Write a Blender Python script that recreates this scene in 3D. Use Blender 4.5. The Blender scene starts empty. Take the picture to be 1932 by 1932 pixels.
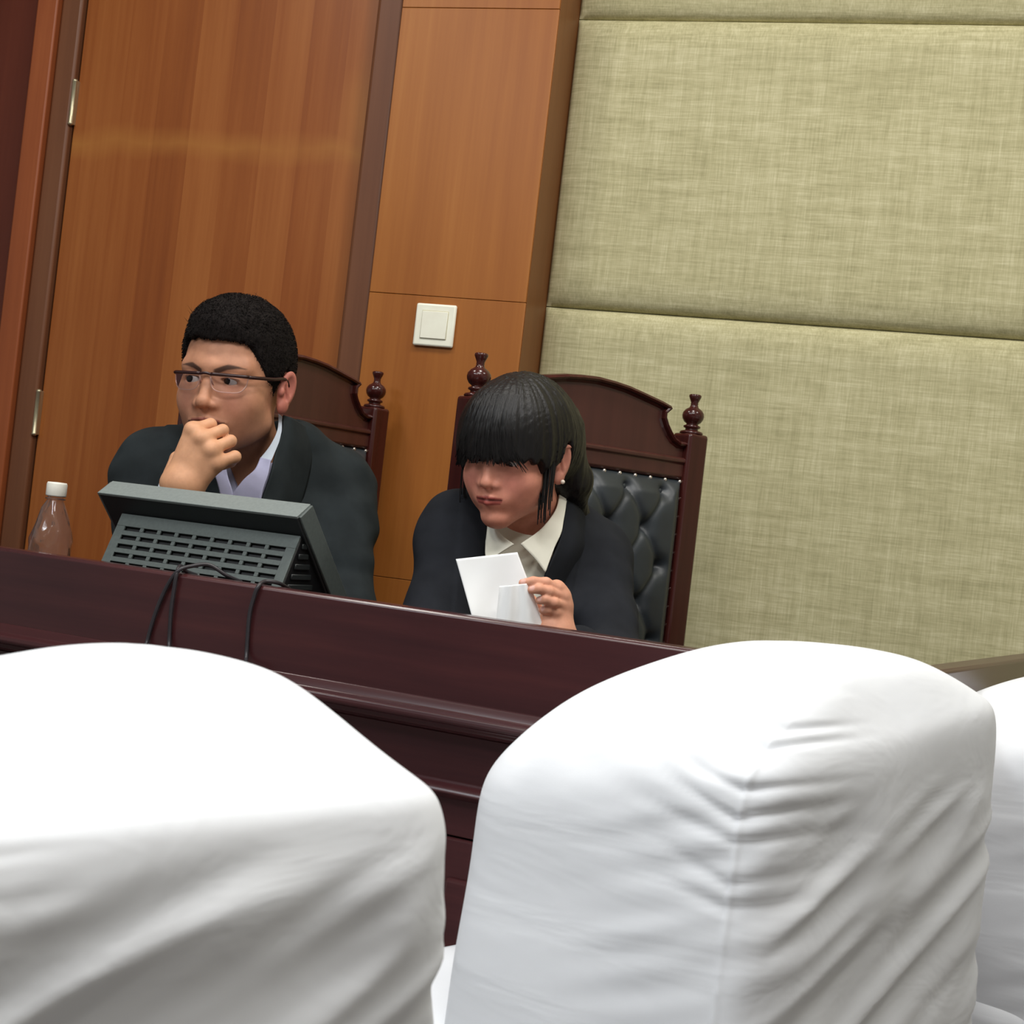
import bpy, bmesh, math, random
import numpy as np
import openvdb
from mathutils import Matrix, Vector
random.seed(7); RNG = np.random.default_rng(7)
SC = bpy.context.scene; COL = SC.collection

# ------------------------------------------------------------------ camera, light, exposure
FPX = 3000.0; PHI = math.atan(.115); PIT = 17/3000.0
CAM = np.array([0, 0, 1.0])
F_ = np.array([0, math.cos(PIT), math.sin(PIT)]); R0 = np.array([1., 0, 0]); U0 = np.array([0, -math.sin(PIT), math.cos(PIT)])
R_ = math.cos(PHI)*R0+math.sin(PHI)*U0; U_ = -math.sin(PHI)*R0+math.cos(PHI)*U0
cd = bpy.data.cameras.new('camera'); cam = bpy.data.objects.new('camera', cd); COL.objects.link(cam)
cd.sensor_width = 36; cd.lens = FPX/1932*36; cd.clip_start = .05
cam.matrix_world = Matrix(((R_[0], U_[0], -F_[0], CAM[0]), (R_[1], U_[1], -F_[1], CAM[1]), (R_[2], U_[2], -F_[2], CAM[2]), (0, 0, 0, 1)))
cd.dof.use_dof = True; cd.dof.focus_distance = 2.5; cd.dof.aperture_fstop = 16
SC.camera = cam
W = bpy.data.worlds.new('world'); SC.world = W; W.use_nodes = True
W.node_tree.nodes['Background'].inputs[0].default_value = (.9, .95, 1, 1); W.node_tree.nodes['Background'].inputs[1].default_value = .05
SC.view_settings.view_transform = 'Standard'; SC.view_settings.look = 'None'; SC.view_settings.gamma = 1
SC.view_settings.use_curve_mapping = False; SC.view_settings.exposure = 0.0

def area(name, loc, size, power, col, target=None, sy=None):
    l = bpy.data.lights.new(name, 'AREA'); l.energy = power; l.color = col; l.size = size
    l.shape = 'RECTANGLE'; l.size_y = sy or size
    o = bpy.data.objects.new(name, l); COL.objects.link(o); o.location = loc
    if target is None: o.rotation_euler = (0, 0, 0)
    else: o.rotation_euler = (Vector(target)-Vector(loc)).to_track_quat('-Z', 'Y').to_euler()
    return o
WARM = (1, .97, .91); NEUT = (1, .99, .97); COOL = (.86, .94, 1)
# rows of recessed ceiling lamps, at ceiling height
for (x, y, p, s) in [(-1.25, 2.35, 13, .3), (.15, 2.15, 15, .3), (1.45, 1.75, 15, .3), (-1.3, -.3, 16, .3), (.2, -.5, 8, .3), (1.7, -.7, 4, .3),
                     (-1.3, -2.6, 3, .3), (1.7, -2.8, 3, .3)]:
    area('ceiling_lamp', (x, y, 2.92), s, p, WARM)
area('ceiling_panel_light', (-.1, .75, 2.92), 1.2, 36, NEUT, sy=.6)
area('ceiling_panel_light', (-2.2, .3, 2.92), .6, 42, COOL, sy=1.2)

# ------------------------------------------------------------------ helpers
def ray(x, y): return F_+(x-966)/FPX*R_-(y-966)/FPX*U_
def at(x, y, d): r = ray(x, y); return CAM+r*(d/r[1])
def onz(x, y, z): r = ray(x, y); return CAM+r*((z-CAM[2])/r[2])
def onplane(x, y, p0, n): r = ray(x, y); return CAM+r*(np.dot(np.array(p0)-CAM, n)/np.dot(r, n))
def lin(c):
    return tuple(((v/255)/12.92 if v/255 <= .04045 else ((v/255+.055)/1.055)**2.4) for v in c)

def link(o, parent=None):
    COL.objects.link(o)
    if parent is not None: o.parent = parent
    return o
def mesh_obj(name, verts, faces, mat, parent=None, smooth=False, mw=None):
    me = bpy.data.meshes.new(name); me.from_pydata([tuple(map(float, v)) for v in verts], [], [tuple(map(int, f)) for f in faces]); me.update()
    if mat: me.materials.append(mat)
    if smooth: me.polygons.foreach_set('use_smooth', [True]*len(me.polygons))
    o = bpy.data.objects.new(name, me); link(o, parent)
    if mw is not None: o.matrix_local = mw
    return o
def bm_obj(name, bm, mat, parent=None, smooth=False, bevel=0, seg=2):
    me = bpy.data.meshes.new(name); bmesh.ops.recalc_face_normals(bm, faces=bm.faces[:]); bm.to_mesh(me); bm.free()
    if mat: me.materials.append(mat)
    if smooth: me.polygons.foreach_set('use_smooth', [True]*len(me.polygons))
    o = bpy.data.objects.new(name, me); link(o, parent)
    if bevel:
        m = o.modifiers.new('bevel', 'BEVEL'); m.width = bevel; m.segments = seg; m.limit_method = 'ANGLE'; m.angle_limit = .6
        me.polygons.foreach_set('use_smooth', [True]*len(me.polygons))
        if smooth is False: me.set_sharp_from_angle(angle=.6)
    return o
def box(bm, x0, x1, y0, y1, z0, z1, M=None):
    vs = [bm.verts.new((x, y, z)) for x in (x0, x1) for y in (y0, y1) for z in (z0, z1)]
    for f in ((0, 1, 3, 2), (4, 6, 7, 5), (0, 4, 5, 1), (2, 3, 7, 6), (0, 2, 6, 4), (1, 5, 7, 3)): bm.faces.new([vs[i] for i in f])
    if M is not None:
        for v in vs: v.co = M @ v.co
    return vs
def bxo(name, dims, mat, parent=None, bevel=.002, seg=2):
    bm = bmesh.new(); box(bm, *dims); return bm_obj(name, bm, mat, parent, bevel=bevel, seg=seg)
def prism_bm(pts, a0, a1, axis='y', bm=None):
    # pts in the plane perpendicular to axis; extruded from a0 to a1
    bm = bm or bmesh.new()
    def P(p, a): return {'y': (p[0], a, p[1]), 'x': (a, p[0], p[1]), 'z': (p[0], p[1], a)}[axis]
    A = [bm.verts.new(P(p, a0)) for p in pts]; B = [bm.verts.new(P(p, a1)) for p in pts]
    n = len(pts); bm.faces.new(A); bm.faces.new(B[::-1])
    for i in range(n): bm.faces.new((A[i], A[(i+1) % n], B[(i+1) % n], B[i]))
    return bm
def lathe_bm(prof, c=(0, 0, 0), n=32, bm=None):
    bm = bm or bmesh.new(); rings = []
    for r, z in prof:
        rings.append([bm.verts.new((c[0]+r*math.cos(2*math.pi*i/n), c[1]+r*math.sin(2*math.pi*i/n), c[2]+z)) for i in range(n)])
    for a, b in zip(rings, rings[1:]):
        for i in range(n): bm.faces.new((a[i], a[(i+1) % n], b[(i+1) % n], b[i]))
    if prof[0][0] > 1e-6: bm.faces.new(rings[0][::-1])
    if prof[-1][0] > 1e-6: bm.faces.new(rings[-1])
    bmesh.ops.remove_doubles(bm, verts=bm.verts[:], dist=1e-6)
    return bm
def catmull(P, n=8):
    P = [np.array(p, float) for p in P]; out = []
    Q = [2*P[0]-P[1]]+P+[2*P[-1]-P[-2]]
    for i in range(1, len(Q)-2):
        for k in range(n):
            t = k/n; a, b, c, d = Q[i-1:i+3]
            out.append(.5*((2*b)+(-a+c)*t+(2*a-5*b+4*c-d)*t*t+(-a+3*b-3*c+d)*t**3))
    out.append(P[-1]); return out
def tube_bm(pts, rad, n=8, bm=None, caps=True):
    bm = bm or bmesh.new(); pts = [np.array(p, float) for p in pts]
    rad = [rad]*len(pts) if np.isscalar(rad) else rad
    prev = None; rings = []
    for i, p in enumerate(pts):
        t = pts[min(i+1, len(pts)-1)]-pts[max(i-1, 0)]; t = t/(np.linalg.norm(t)+1e-9)
        u = prev if prev is not None else (np.array([0, 0, 1.]) if abs(t[2]) < .9 else np.array([1., 0, 0]))
        u = u-t*np.dot(u, t); u /= np.linalg.norm(u)+1e-9; prev = u; v = np.cross(t, u)
        rings.append([bm.verts.new(p+rad[i]*(math.cos(2*math.pi*k/n)*u+math.sin(2*math.pi*k/n)*v)) for k in range(n)])
    for a, b in zip(rings, rings[1:]):
        for k in range(n): bm.faces.new((a[k], a[(k+1) % n], b[(k+1) % n], b[k]))
    if caps: bm.faces.new(rings[0][::-1]); bm.faces.new(rings[-1])
    return bm
def empty(name, M=None, parent=None):
    o = bpy.data.objects.new(name, None); link(o, parent); o.empty_display_size = .1
    if M is not None: o.matrix_local = M
    return o
def tag(o, label=None, cat=None, group=None, kind=None):
    if label: o['label'] = label
    if cat: o['category'] = cat
    if group: o['group'] = group
    if kind: o['kind'] = kind
    return o
def frame(origin, xa):
    # right-handed frame whose x axis is the horizontal xa and z is up
    x = np.array([xa[0], xa[1], 0.]); x /= np.linalg.norm(x); y = np.array([-x[1], x[0], 0])
    return Matrix(((x[0], y[0], 0, origin[0]), (x[1], y[1], 0, origin[1]), (0, 0, 1, origin[2]), (0, 0, 0, 1)))
def copy_tree(o, parent=None):
    c = o.copy(); COL.objects.link(c); c.parent = parent
    for ch in list(o.children): copy_tree(ch, c)
    return c

# ------------------------------------------------------------------ materials
def newmat(name, base=(128, 128, 128), rough=.5, **kw):
    m = bpy.data.materials.new(name); m.use_nodes = True; b = m.node_tree.nodes['Principled BSDF']
    b.inputs['Base Color'].default_value = (*lin(base), 1); b.inputs['Roughness'].default_value = rough
    for k, v in kw.items(): b.inputs[k.replace('_', ' ')].default_value = v
    return m, m.node_tree.nodes, m.node_tree.links, b
def noise(N, L, scale, vec=(1, 1, 1), detail=4, rough=.5, coord='Object', loc=(0, 0, 0), rot=(0, 0, 0), dist=0):
    tc = N.new('ShaderNodeTexCoord'); mp = N.new('ShaderNodeMapping'); mp.inputs['Scale'].default_value = vec
    mp.inputs['Location'].default_value = loc; mp.inputs['Rotation'].default_value = rot
    nz = N.new('ShaderNodeTexNoise'); nz.inputs['Scale'].default_value = scale; nz.inputs['Detail'].default_value = detail
    nz.inputs['Roughness'].default_value = rough; nz.inputs['Distortion'].default_value = dist
    L.new(tc.outputs[coord], mp.inputs[0]); L.new(mp.outputs[0], nz.inputs[0]); return nz.outputs[0]
def ramp(N, L, src, stops):
    r = N.new('ShaderNodeValToRGB'); e = r.color_ramp.elements
    while len(e) < len(stops): e.new(.5)
    for i, (p, c) in enumerate(stops):
        e[i].position = p; e[i].color = (*lin(c), 1) if len(c) == 3 else c
    L.new(src, r.inputs[0]); return r.outputs[0]
def mix(N, L, a, b, fac, mode='MIX'):
    m = N.new('ShaderNodeMix'); m.data_type = 'RGBA'; m.blend_type = mode
    for i, s in ((6, a), (7, b), (0, fac)):
        if isinstance(s, (int, float)): m.inputs[i].default_value = s
        elif isinstance(s, tuple): m.inputs[i].default_value = (*s[:3], 1)
        else: L.new(s, m.inputs[i])
    return m.outputs[2]
def math_(N, L, op, a, b=0.0, c=None):
    m = N.new('ShaderNodeMath'); m.operation = op
    for i, s in enumerate((a, b) if c is None else (a, b, c)):
        if isinstance(s, (int, float)): m.inputs[i].default_value = s
        else: L.new(s, m.inputs[i])
    return m.outputs[0]
def bump(N, L, B, h, strength=.3, dist=.002):
    b = N.new('ShaderNodeBump'); b.inputs['Strength'].default_value = strength; b.inputs['Distance'].default_value = dist
    L.new(h, b.inputs['Height']); L.new(b.outputs[0], B.inputs['Normal'])

def veneer(name, dark, midc, light, strip=.10, rough=.38, seed=0, pale_marks=False, spec=.35):
    m, N, L, B = newmat(name, midc, rough); B.inputs['Specular IOR Level'].default_value = spec
    tc = N.new('ShaderNodeTexCoord'); sp = N.new('ShaderNodeSeparateXYZ'); L.new(tc.outputs['Object'], sp.inputs[0])
    xs = math_(N, L, 'DIVIDE', sp.outputs[0], strip); xs = math_(N, L, 'ADD', xs, 20.3+seed)
    fl = math_(N, L, 'FLOOR', xs)
    wn = N.new('ShaderNodeTexWhiteNoise'); wn.noise_dimensions = '1D'; L.new(fl, wn.inputs['W'])
    g1 = noise(N, L, 1, (28, 28, 1.1), 5, .6, loc=(seed, 0, 0))
    g2 = noise(N, L, 1, (160, 160, 3.5), 3, .5)
    g3 = noise(N, L, 1, (5, 5, 1.4), 2, .5, loc=(0, 3, seed))
    v = math_(N, L, 'MULTIPLY', wn.outputs['Value'], .30 if strip > .1 else .34)
    v = math_(N, L, 'ADD', v, math_(N, L, 'MULTIPLY', g1, .55)); v = math_(N, L, 'ADD', v, math_(N, L, 'MULTIPLY', g2, .18)); v = math_(N, L, 'ADD', v, math_(N, L, 'MULTIPLY', g3, .35))
    c = ramp(N, L, v, [(.42, dark), (.68, midc), (.95, light)])
    if pale_marks:
        # blend to a paler brown: a wavering level band and a curved patch near the lock side
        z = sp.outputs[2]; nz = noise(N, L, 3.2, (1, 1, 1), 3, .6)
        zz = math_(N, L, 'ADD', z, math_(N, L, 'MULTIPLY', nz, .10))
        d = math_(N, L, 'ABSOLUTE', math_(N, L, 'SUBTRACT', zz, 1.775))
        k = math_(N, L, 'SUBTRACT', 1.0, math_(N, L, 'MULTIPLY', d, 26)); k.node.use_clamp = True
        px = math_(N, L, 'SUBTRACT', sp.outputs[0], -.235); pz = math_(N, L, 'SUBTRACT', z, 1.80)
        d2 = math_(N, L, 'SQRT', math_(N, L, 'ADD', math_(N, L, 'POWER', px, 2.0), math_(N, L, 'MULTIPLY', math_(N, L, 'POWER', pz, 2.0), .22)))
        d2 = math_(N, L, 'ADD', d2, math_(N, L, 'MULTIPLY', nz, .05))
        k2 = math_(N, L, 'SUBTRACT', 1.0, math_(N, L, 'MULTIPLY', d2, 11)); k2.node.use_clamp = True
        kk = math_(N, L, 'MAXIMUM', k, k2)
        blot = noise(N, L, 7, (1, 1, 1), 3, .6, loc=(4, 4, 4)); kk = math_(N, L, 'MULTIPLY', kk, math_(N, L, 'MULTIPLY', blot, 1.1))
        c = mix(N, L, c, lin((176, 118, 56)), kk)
    L.new(c, B.inputs['Base Color'])
    bump(N, L, B, g2, .12, .0006)
    return m
M_DOOR = veneer('door_veneer', (128, 66, 27), (147, 82, 36), (166, 101, 50), .088, pale_marks=True)
M_PANEL = veneer('panel_veneer', (150, 87, 35), (166, 102, 44), (182, 119, 58), .26, seed=3)
M_FRAMEW = veneer('brown_frame_wood', (98, 60, 40), (113, 71, 47), (127, 83, 56), .4, seed=5, rough=.45)
M_JAMB = veneer('jamb_wood', (130, 66, 36), (150, 80, 44), (168, 96, 54), .3, seed=8, rough=.45)
M_SIDEW = veneer('edge_wood', (108, 66, 34), (126, 80, 44), (142, 92, 52), .4, seed=9, rough=.45)
M_REDW = veneer('dark_red_panel', (84, 38, 26), (98, 46, 32), (112, 56, 38), .4, seed=11)

def mahog(name, c0, c1, c2, rough=.25, along='z', spec=.5):
    m, N, L, B = newmat(name, c1, rough); B.inputs['Specular IOR Level'].default_value = spec
    sc = {'z': (45, 45, 2.5), 'x': (2.5, 45, 45)}[along]
    g = noise(N, L, 1, sc, 4, .6); g3 = noise(N, L, 2.5, (1, 1, 1), 2, .5)
    v = math_(N, L, 'ADD', math_(N, L, 'MULTIPLY', g, .7), math_(N, L, 'MULTIPLY', g3, .3))
    L.new(ramp(N, L, v, [(.35, c0), (.55, c1), (.75, c2)]), B.inputs['Base Color'])
    return m
M_DESK = mahog('desk_mahogany', (58, 30, 33), (68, 35, 37), (80, 41, 41), .26, 'x')
M_CHAIRW = mahog('chair_mahogany', (56, 22, 20), (66, 27, 24), (78, 33, 28), .20, 'z')
M_CREST = mahog('crest_mahogany', (70, 37, 32), (78, 42, 36), (86, 48, 40), .35, 'z')

def fabric():
    m, N, L, B = newmat('linen_wall_fabric', (190, 182, 138), .95); B.inputs['Specular IOR Level'].default_value = .1
    h1 = noise(N, L, 1, (18, 18, 260), 3, .65); h2 = noise(N, L, 1, (300, 300, 14), 3, .65)
    h3 = noise(N, L, 1, (6, 6, 70), 3, .6); h4 = noise(N, L, 1, (70, 70, 7), 3, .6); big = noise(N, L, 3, (1, 1, 1), 3, .5)
    v = math_(N, L, 'ADD', math_(N, L, 'MULTIPLY', h1, .3), math_(N, L, 'MULTIPLY', h2, .28))
    v = math_(N, L, 'ADD', v, math_(N, L, 'MULTIPLY', h3, .22)); v = math_(N, L, 'ADD', v, math_(N, L, 'MULTIPLY', h4, .16)); v = math_(N, L, 'ADD', v, math_(N, L, 'MULTIPLY', big, .10))
    L.new(ramp(N, L, v, [(.34, (150, 144, 108)), (.53, (190, 184, 145)), (.70, (222, 216, 180))]), B.inputs['Base Color'])
    bump(N, L, B, v, .35, .002); return m
M_FABRIC = fabric()
def plain(name, base, rough, nscale=30, var=.08, bstr=.1, bd=.001, **kw):
    m, N, L, B = newmat(name, base, rough, **kw)
    n = noise(N, L, nscale, (1, 1, 1), 4, .6)
    lo = tuple(max(0, c*(1-var)) for c in base); hi = tuple(min(255, c*(1+var)) for c in base)
    L.new(ramp(N, L, n, [(.3, lo), (.7, hi)]), B.inputs['Base Color']); bump(N, L, B, n, bstr, bd); return m
M_JACKET_M = plain('charcoal_suit_wool', (42, 47, 49), .9, 14, .12, .15, .002, Specular_IOR_Level=.12)
M_JACKET_W = plain('navy_black_suit_wool', (36, 38, 43), .9, 14, .12, .15, .002, Specular_IOR_Level=.12)
M_SHIRT_M = plain('lavender_shirt_cotton', (172, 172, 200), .8, 18, .06, .2, .003)
M_COLLAR_M = plain('pale_blue_collar_cotton', (190, 200, 212), .8, 18, .04, .1, .002)
M_SHIRT_W = plain('cream_shirt_cotton', (240, 238, 222), .8, 14, .03, .25, .004)
M_MON = plain('grey_monitor_plastic', (86, 94, 92), .5, 200, .05, .1, .0004)
M_MOND = plain('dark_monitor_plastic', (32, 36, 37), .5, 200, .05, .1, .0004)
M_MONL = plain('light_monitor_bezel', (124, 132, 130), .5, 200, .04, .1, .0004)
M_BLACK = plain('black_plastic', (20, 20, 22), .45, 50)
M_CABLE = plain('dark_grey_cable', (48, 44, 48), .4, 50)
M_SWITCH = plain('cream_switch_plastic', (254, 252, 234), .35, 40, .015, .02)
M_CAPP = plain('white_bottle_cap', (245, 242, 230), .4, 60, .02, .05)
M_PAPER = plain('white_paper', (250, 252, 254), .85, 8, .012, .2, .002)
M_METAL = newmat('brushed_hinge_steel', (190, 180, 150), .35, Metallic=.8)[0]
M_NAIL = newmat('nickel_upholstery_nail', (225, 215, 205), .22, Metallic=.75)[0]
M_WALLP = plain('cream_painted_wall', (200, 199, 196), .9, 6, .03)
M_CEIL = plain('white_ceiling', (225, 222, 212), .9, 6, .02)
M_FLOOR = plain('grey_brown_carpet', (98, 92, 90), .95, 90, .2, .5, .004)
def leather():
    m, N, L, B = newmat('black_tufted_leather', (34, 40, 45), .46); B.inputs['Specular IOR Level'].default_value = .75
    n = noise(N, L, 220, (1, 1, 1), 4, .6); n2 = noise(N, L, 14, (1, 1, 1), 3, .5)
    L.new(ramp(N, L, n2, [(.3, (30, 36, 42)), (.7, (46, 54, 60))]), B.inputs['Base Color'])
    bump(N, L, B, n, .12, .0006); return m
M_LEATHER = leather()
def cloth():
    m, N, L, B = newmat('white_chair_cover_cotton', (232, 235, 240), .75); B.inputs['Specular IOR Level'].default_value = .25
    B.inputs['Sheen Weight'].default_value = .15
    n = noise(N, L, 1, (9, 3, 16), 3, .55, dist=.6); w = noise(N, L, 600, (1, 1, 1), 2, .5)
    h = math_(N, L, 'ADD', n, math_(N, L, 'MULTIPLY', w, .02)); bump(N, L, B, h, .25, .01); return m
M_CLOTH = cloth()
def pet():
    m, N, L, B = newmat('clear_bottle_plastic', (250, 250, 250), .06); B.inputs['Transmission Weight'].default_value = 1
    B.inputs['IOR'].default_value = 1.42; B.inputs['Base Color'].default_value = (.97, .96, .96, 1)
    df = N.new('ShaderNodeBsdfDiffuse'); df.inputs[0].default_value = (.8, .74, .72, 1); mx = N.new('ShaderNodeMixShader'); mx.inputs[0].default_value = .035
    L.new(B.outputs[0], mx.inputs[1]); L.new(df.outputs[0], mx.inputs[2]); L.new(mx.outputs[0], N['Material Output'].inputs[0]); return m
M_PET = pet()
def skin_mat(name):
    m, N, L, B = newmat(name, (200, 150, 120), .52)
    a = N.new('ShaderNodeVertexColor'); a.layer_name = 'tone'
    n = noise(N, L, 60, (1, 1, 1), 4, .6); c = mix(N, L, a.outputs[0], ramp(N, L, n, [(.3, (205, 195, 190)), (.7, (255, 255, 255))]), .45, 'MULTIPLY')
    L.new(c, B.inputs['Base Color']); B.inputs['Subsurface Weight'].default_value = .12; B.inputs['Subsurface Radius'].default_value = (.6, .25, .12)
    B.inputs['Subsurface Scale'].default_value = .006; B.inputs['Specular IOR Level'].default_value = .35
    n2 = noise(N, L, 500, (1, 1, 1), 3, .6); bump(N, L, B, n2, .08, .0006); return m
M_SKIN = skin_mat('skin')
def hair_mat(name, c, rough=.45):
    m, N, L, B = newmat(name, c, rough); B.inputs['Specular IOR Level'].default_value = .15 if 'short' in name else .32
    n = noise(N, L, 1, (420, 420, 12), 3, .6)
    L.new(ramp(N, L, n, [(.3, tuple(v*.7 for v in c)), (.7, tuple(min(255, v*1.5) for v in c))]), B.inputs['Base Color']); bump(N, L, B, n, .5, .0015)
    return m
M_HAIR_M = hair_mat('short_black_hair', (22, 18, 17), .85)
M_HAIR_W = hair_mat('long_black_hair', (15, 13, 13), .44)
M_EYE = newmat('eye_white', (200, 190, 184), .25)[0]
M_IRIS = newmat('dark_brown_iris', (28, 15, 12), .2)[0]
M_GLASS_D = newmat('dark_glasses_frame', (48, 22, 22), .35)[0]
M_GLASS_R = newmat('rose_metal_rim', (200, 160, 150), .3, Metallic=.6)[0]
M_LENS = newmat('spectacle_lens', (250, 250, 255), .02, Transmission_Weight=1.0, IOR=1.02)[0]
M_EARRING = newmat('pearl_earring', (240, 225, 210), .2)[0]

# ------------------------------------------------------------------ back wall frame
TH = math.radians(17.8)
W0 = at(820, 614, 3.2); WO = np.array([W0[0], W0[1], 0])
MW = frame(WO, (math.cos(TH), -math.sin(TH)))     # x along the wall to the right, y away from the camera, z up
def wpart(name, dims, mat, parent, bevel=.002, seg=2):
    return bxo(name, dims, mat, parent, bevel, seg)
def struct(name, dims, mat, bevel=.0):
    o = bxo(name, dims, mat, None, bevel); o.matrix_world = MW; return tag(o, kind='structure')
SL, SR_, ZC, YB = -3.2, 3.4, 3.0, -8.0
wall_back = struct('wall_back', (SL, SR_, .26, .36, 0, ZC), M_REDW)
floor = struct('floor', (SL-.1, SR_+.1, YB-.1, .36, -.1, 0), M_FLOOR)
ceil = struct('ceiling', (SL-.1, SR_+.1, YB-.1, .36, ZC, ZC+.1), M_CEIL)
struct('wall_left', (SL-.1, SL, YB, .26, 0, ZC), M_WALLP)
struct('wall_right', (SR_, SR_+.1, YB, .26, 0, ZC), M_WALLP)
struct('wall_front', (SL, SR_, YB-.1, YB, 0, ZC), M_WALLP)
# wood panels of the pillar, with thin recessed joints
SZ = [0, .46, .858, 1.432, 2.018, 2.6, ZC]
for a, b in zip(SZ, SZ[1:]):
    wpart('wood_panel', (-.150, .1865, 0, .26, a+.0005, b-.0005), M_PANEL, wall_back, .0008)
wpart('pillar_side_board', (.1866, .1875, .004, .26, 0, ZC), M_SIDEW, wall_back, 0)
# left of the door: red boarding
for a, b in ((0, 1.1), (1.1, 2.2), (2.2, ZC)):
    wpart('wood_panel', (-2.1, -1.047, .06, .26, a+.001, b-.001), M_REDW, wall_back, .002)
    wpart('wood_panel', (SL, -2.1, .06, .26, a+.001, b-.001), M_REDW, wall_back, .002)
# padded fabric panels: rounded pillow edges
def fabric_panel(s0, s1, z0, z1, y=.11, bulge=.022, r=.07):
    nx, nz = 60, 44; vs = []; fs = []
    ex = lambda n, L: np.unique(np.concatenate([np.linspace(0, r*1.2, n//4), np.linspace(r*1.2, L-r*1.2, n//2), np.linspace(L-r*1.2, L, n//4)]))
    X = ex(nx, s1-s0); Z = ex(nz, z1-z0)
    def prof(t, L):
        d = np.minimum(t, L-t)/r; return np.sqrt(np.clip(1-(1-np.clip(d, 0, 1))**2, 0, 1))
    px, pz = prof(X, s1-s0), prof(Z, z1-z0)
    for i, x in enumerate(X):
        for j, z in enumerate(Z):
            vs.append((s0+x, y+bulge-bulge*min(px[i], 1)*pz[j], z0+z))
    n = len(Z)
    for i in range(len(X)-1):
        for j in range(n-1): fs.append((i*n+j, (i+1)*n+j, (i+1)*n+j+1, i*n+j+1))
    # backing
    k = len(vs); m = len(X)
    vs += [(s0, .26, z0), (s1, .26, z0), (s1, .26, z1), (s0, .26, z1)]
    edge = [0, (m-1)*n, (m-1)*n+n-1, n-1]
    for a in range(4):
        b = (a+1) % 4
        if a == 0: row = [i*n for i in range(m)]
        elif a == 1: row = [(m-1)*n+j for j in range(n)]
        elif a == 2: row = [i*n+n-1 for i in range(m-1, -1, -1)]
        else: row = [j for j in range(n-1, -1, -1)]
        fs.append(tuple(row[::-1]+[k+a, k+b]))
    fs.append((k+3, k+2, k+1, k))
    o = mesh_obj('fabric_panel', vs, fs, M_FABRIC, wall_back, smooth=True)
    o.data.set_sharp_from_angle(angle=1.0); return o
for a, b in ((0, .70), (.702, 1.4455), (1.4475, 2.0405), (2.0425, 2.64), (2.642, ZC)):
    fabric_panel(.1885, 1.75, a, b); fabric_panel(1.752, SR_, a, b)
# door and its frame
def dset(name, dims, mat, bevel, kind='structure'):
    return struct(name, dims, mat, bevel)
trim1 = dset('trim_1', (-1.046, -.993, .03, .26, 0, 2.75), M_JAMB, .004)
trim2 = dset('trim_2', (-.992, -.9395, .045, .26, 0, 2.72), M_FRAMEW, .006)
trim3 = dset('trim_3', (-.2135, -.1505, .012, .26, 0, 2.72), M_FRAMEW, .010)
dset('trim_4', (-.9395, -.2135, .035, .26, 2.62, 2.72), M_FRAMEW, .004)
dset('trim_5', (-1.046, -.1505, .05, .26, 2.722, ZC), M_REDW, .002)
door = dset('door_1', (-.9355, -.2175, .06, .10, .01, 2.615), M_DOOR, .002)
for z0 in (1.07, 1.765, .3):
    h = bmesh.new(); lathe_bm([(.0055, 0), (.0055, .098)], (-.9365, .050, z0), 16, h)
    box(h, -.9425, -.9315, .052, .062, z0, z0+.098)
    hg = bm_obj('hinge', h, M_METAL, door, smooth=False, bevel=.0008)
    p = lathe_bm([(0.0, -.004), (.0045, -.002), (.0062, 0), (.0062, .003), (.0056, .004), (.0056, .094), (.0062, .095), (.0062, .098), (.0045, .1), (0, .102)], (-.9365, .048, z0), 16)
    bm_obj('hinge_pin', p, M_METAL, hg, smooth=True)
# light switch
sw = empty('light_switch', MW @ Matrix.Translation((.0025, 0, 1.373)))
tag(sw, 'cream square light switch on the orange wood panel', 'switch')
bxo('switch_plate', (-.043, .043, -.009, -.0002, -.043, .043), M_SWITCH, sw, .005, 4)
bxo('switch_well', (-.0285, .0285, -.0095, -.0085, -.029, .029), plain('switch_gap', (196, 190, 160), .5), sw, .0008)
bxo('rocker', (-.0275, .0275, -.0115, -.009, -.0275, .0275), M_SWITCH, sw, .001, 2)

# ------------------------------------------------------------------ desk
DA = math.radians(26.17); D0 = onz(655, 1129, .876); D0[2] = 0
E1 = np.array([math.cos(DA), -math.sin(DA), 0]); E2 = np.array([math.sin(DA), math.cos(DA), 0])
MD = frame(D0, E1)
MDI = MD.inverted()
desk = empty('judges_bench', MD); tag(desk, 'long dark mahogany courtroom bench with raised front and moulded rails', 'desk')
desk.name = 'courtroom_bench'
_wx = onz(1800, 1262, .876); _wy = onz(1932, 1243, .876); _wv = (_wy-_wx)/np.linalg.norm(_wy-_wx)
_kk = np.linalg.solve(np.array([[_wv[0], -E1[0]], [_wv[1], -E1[1]]]), (D0-_wx)[:2])
X0, X1 = -2.2, float(_kk[1])
def dpart(n, d, b=.003, m=M_DESK, seg=2): return bxo(n, d, m, desk, b, seg)
def run(name, prof, x0, x1, parent=desk, mat=M_DESK):
    o = bm_obj(name, prism_bm(prof, x0, x1, 'x'), mat, parent, bevel=.0015); return o
run('front_board', [(0, .766), (0, .872), (.004, .876), (.034, .876), (.034, .766)], X0, X1)
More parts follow.
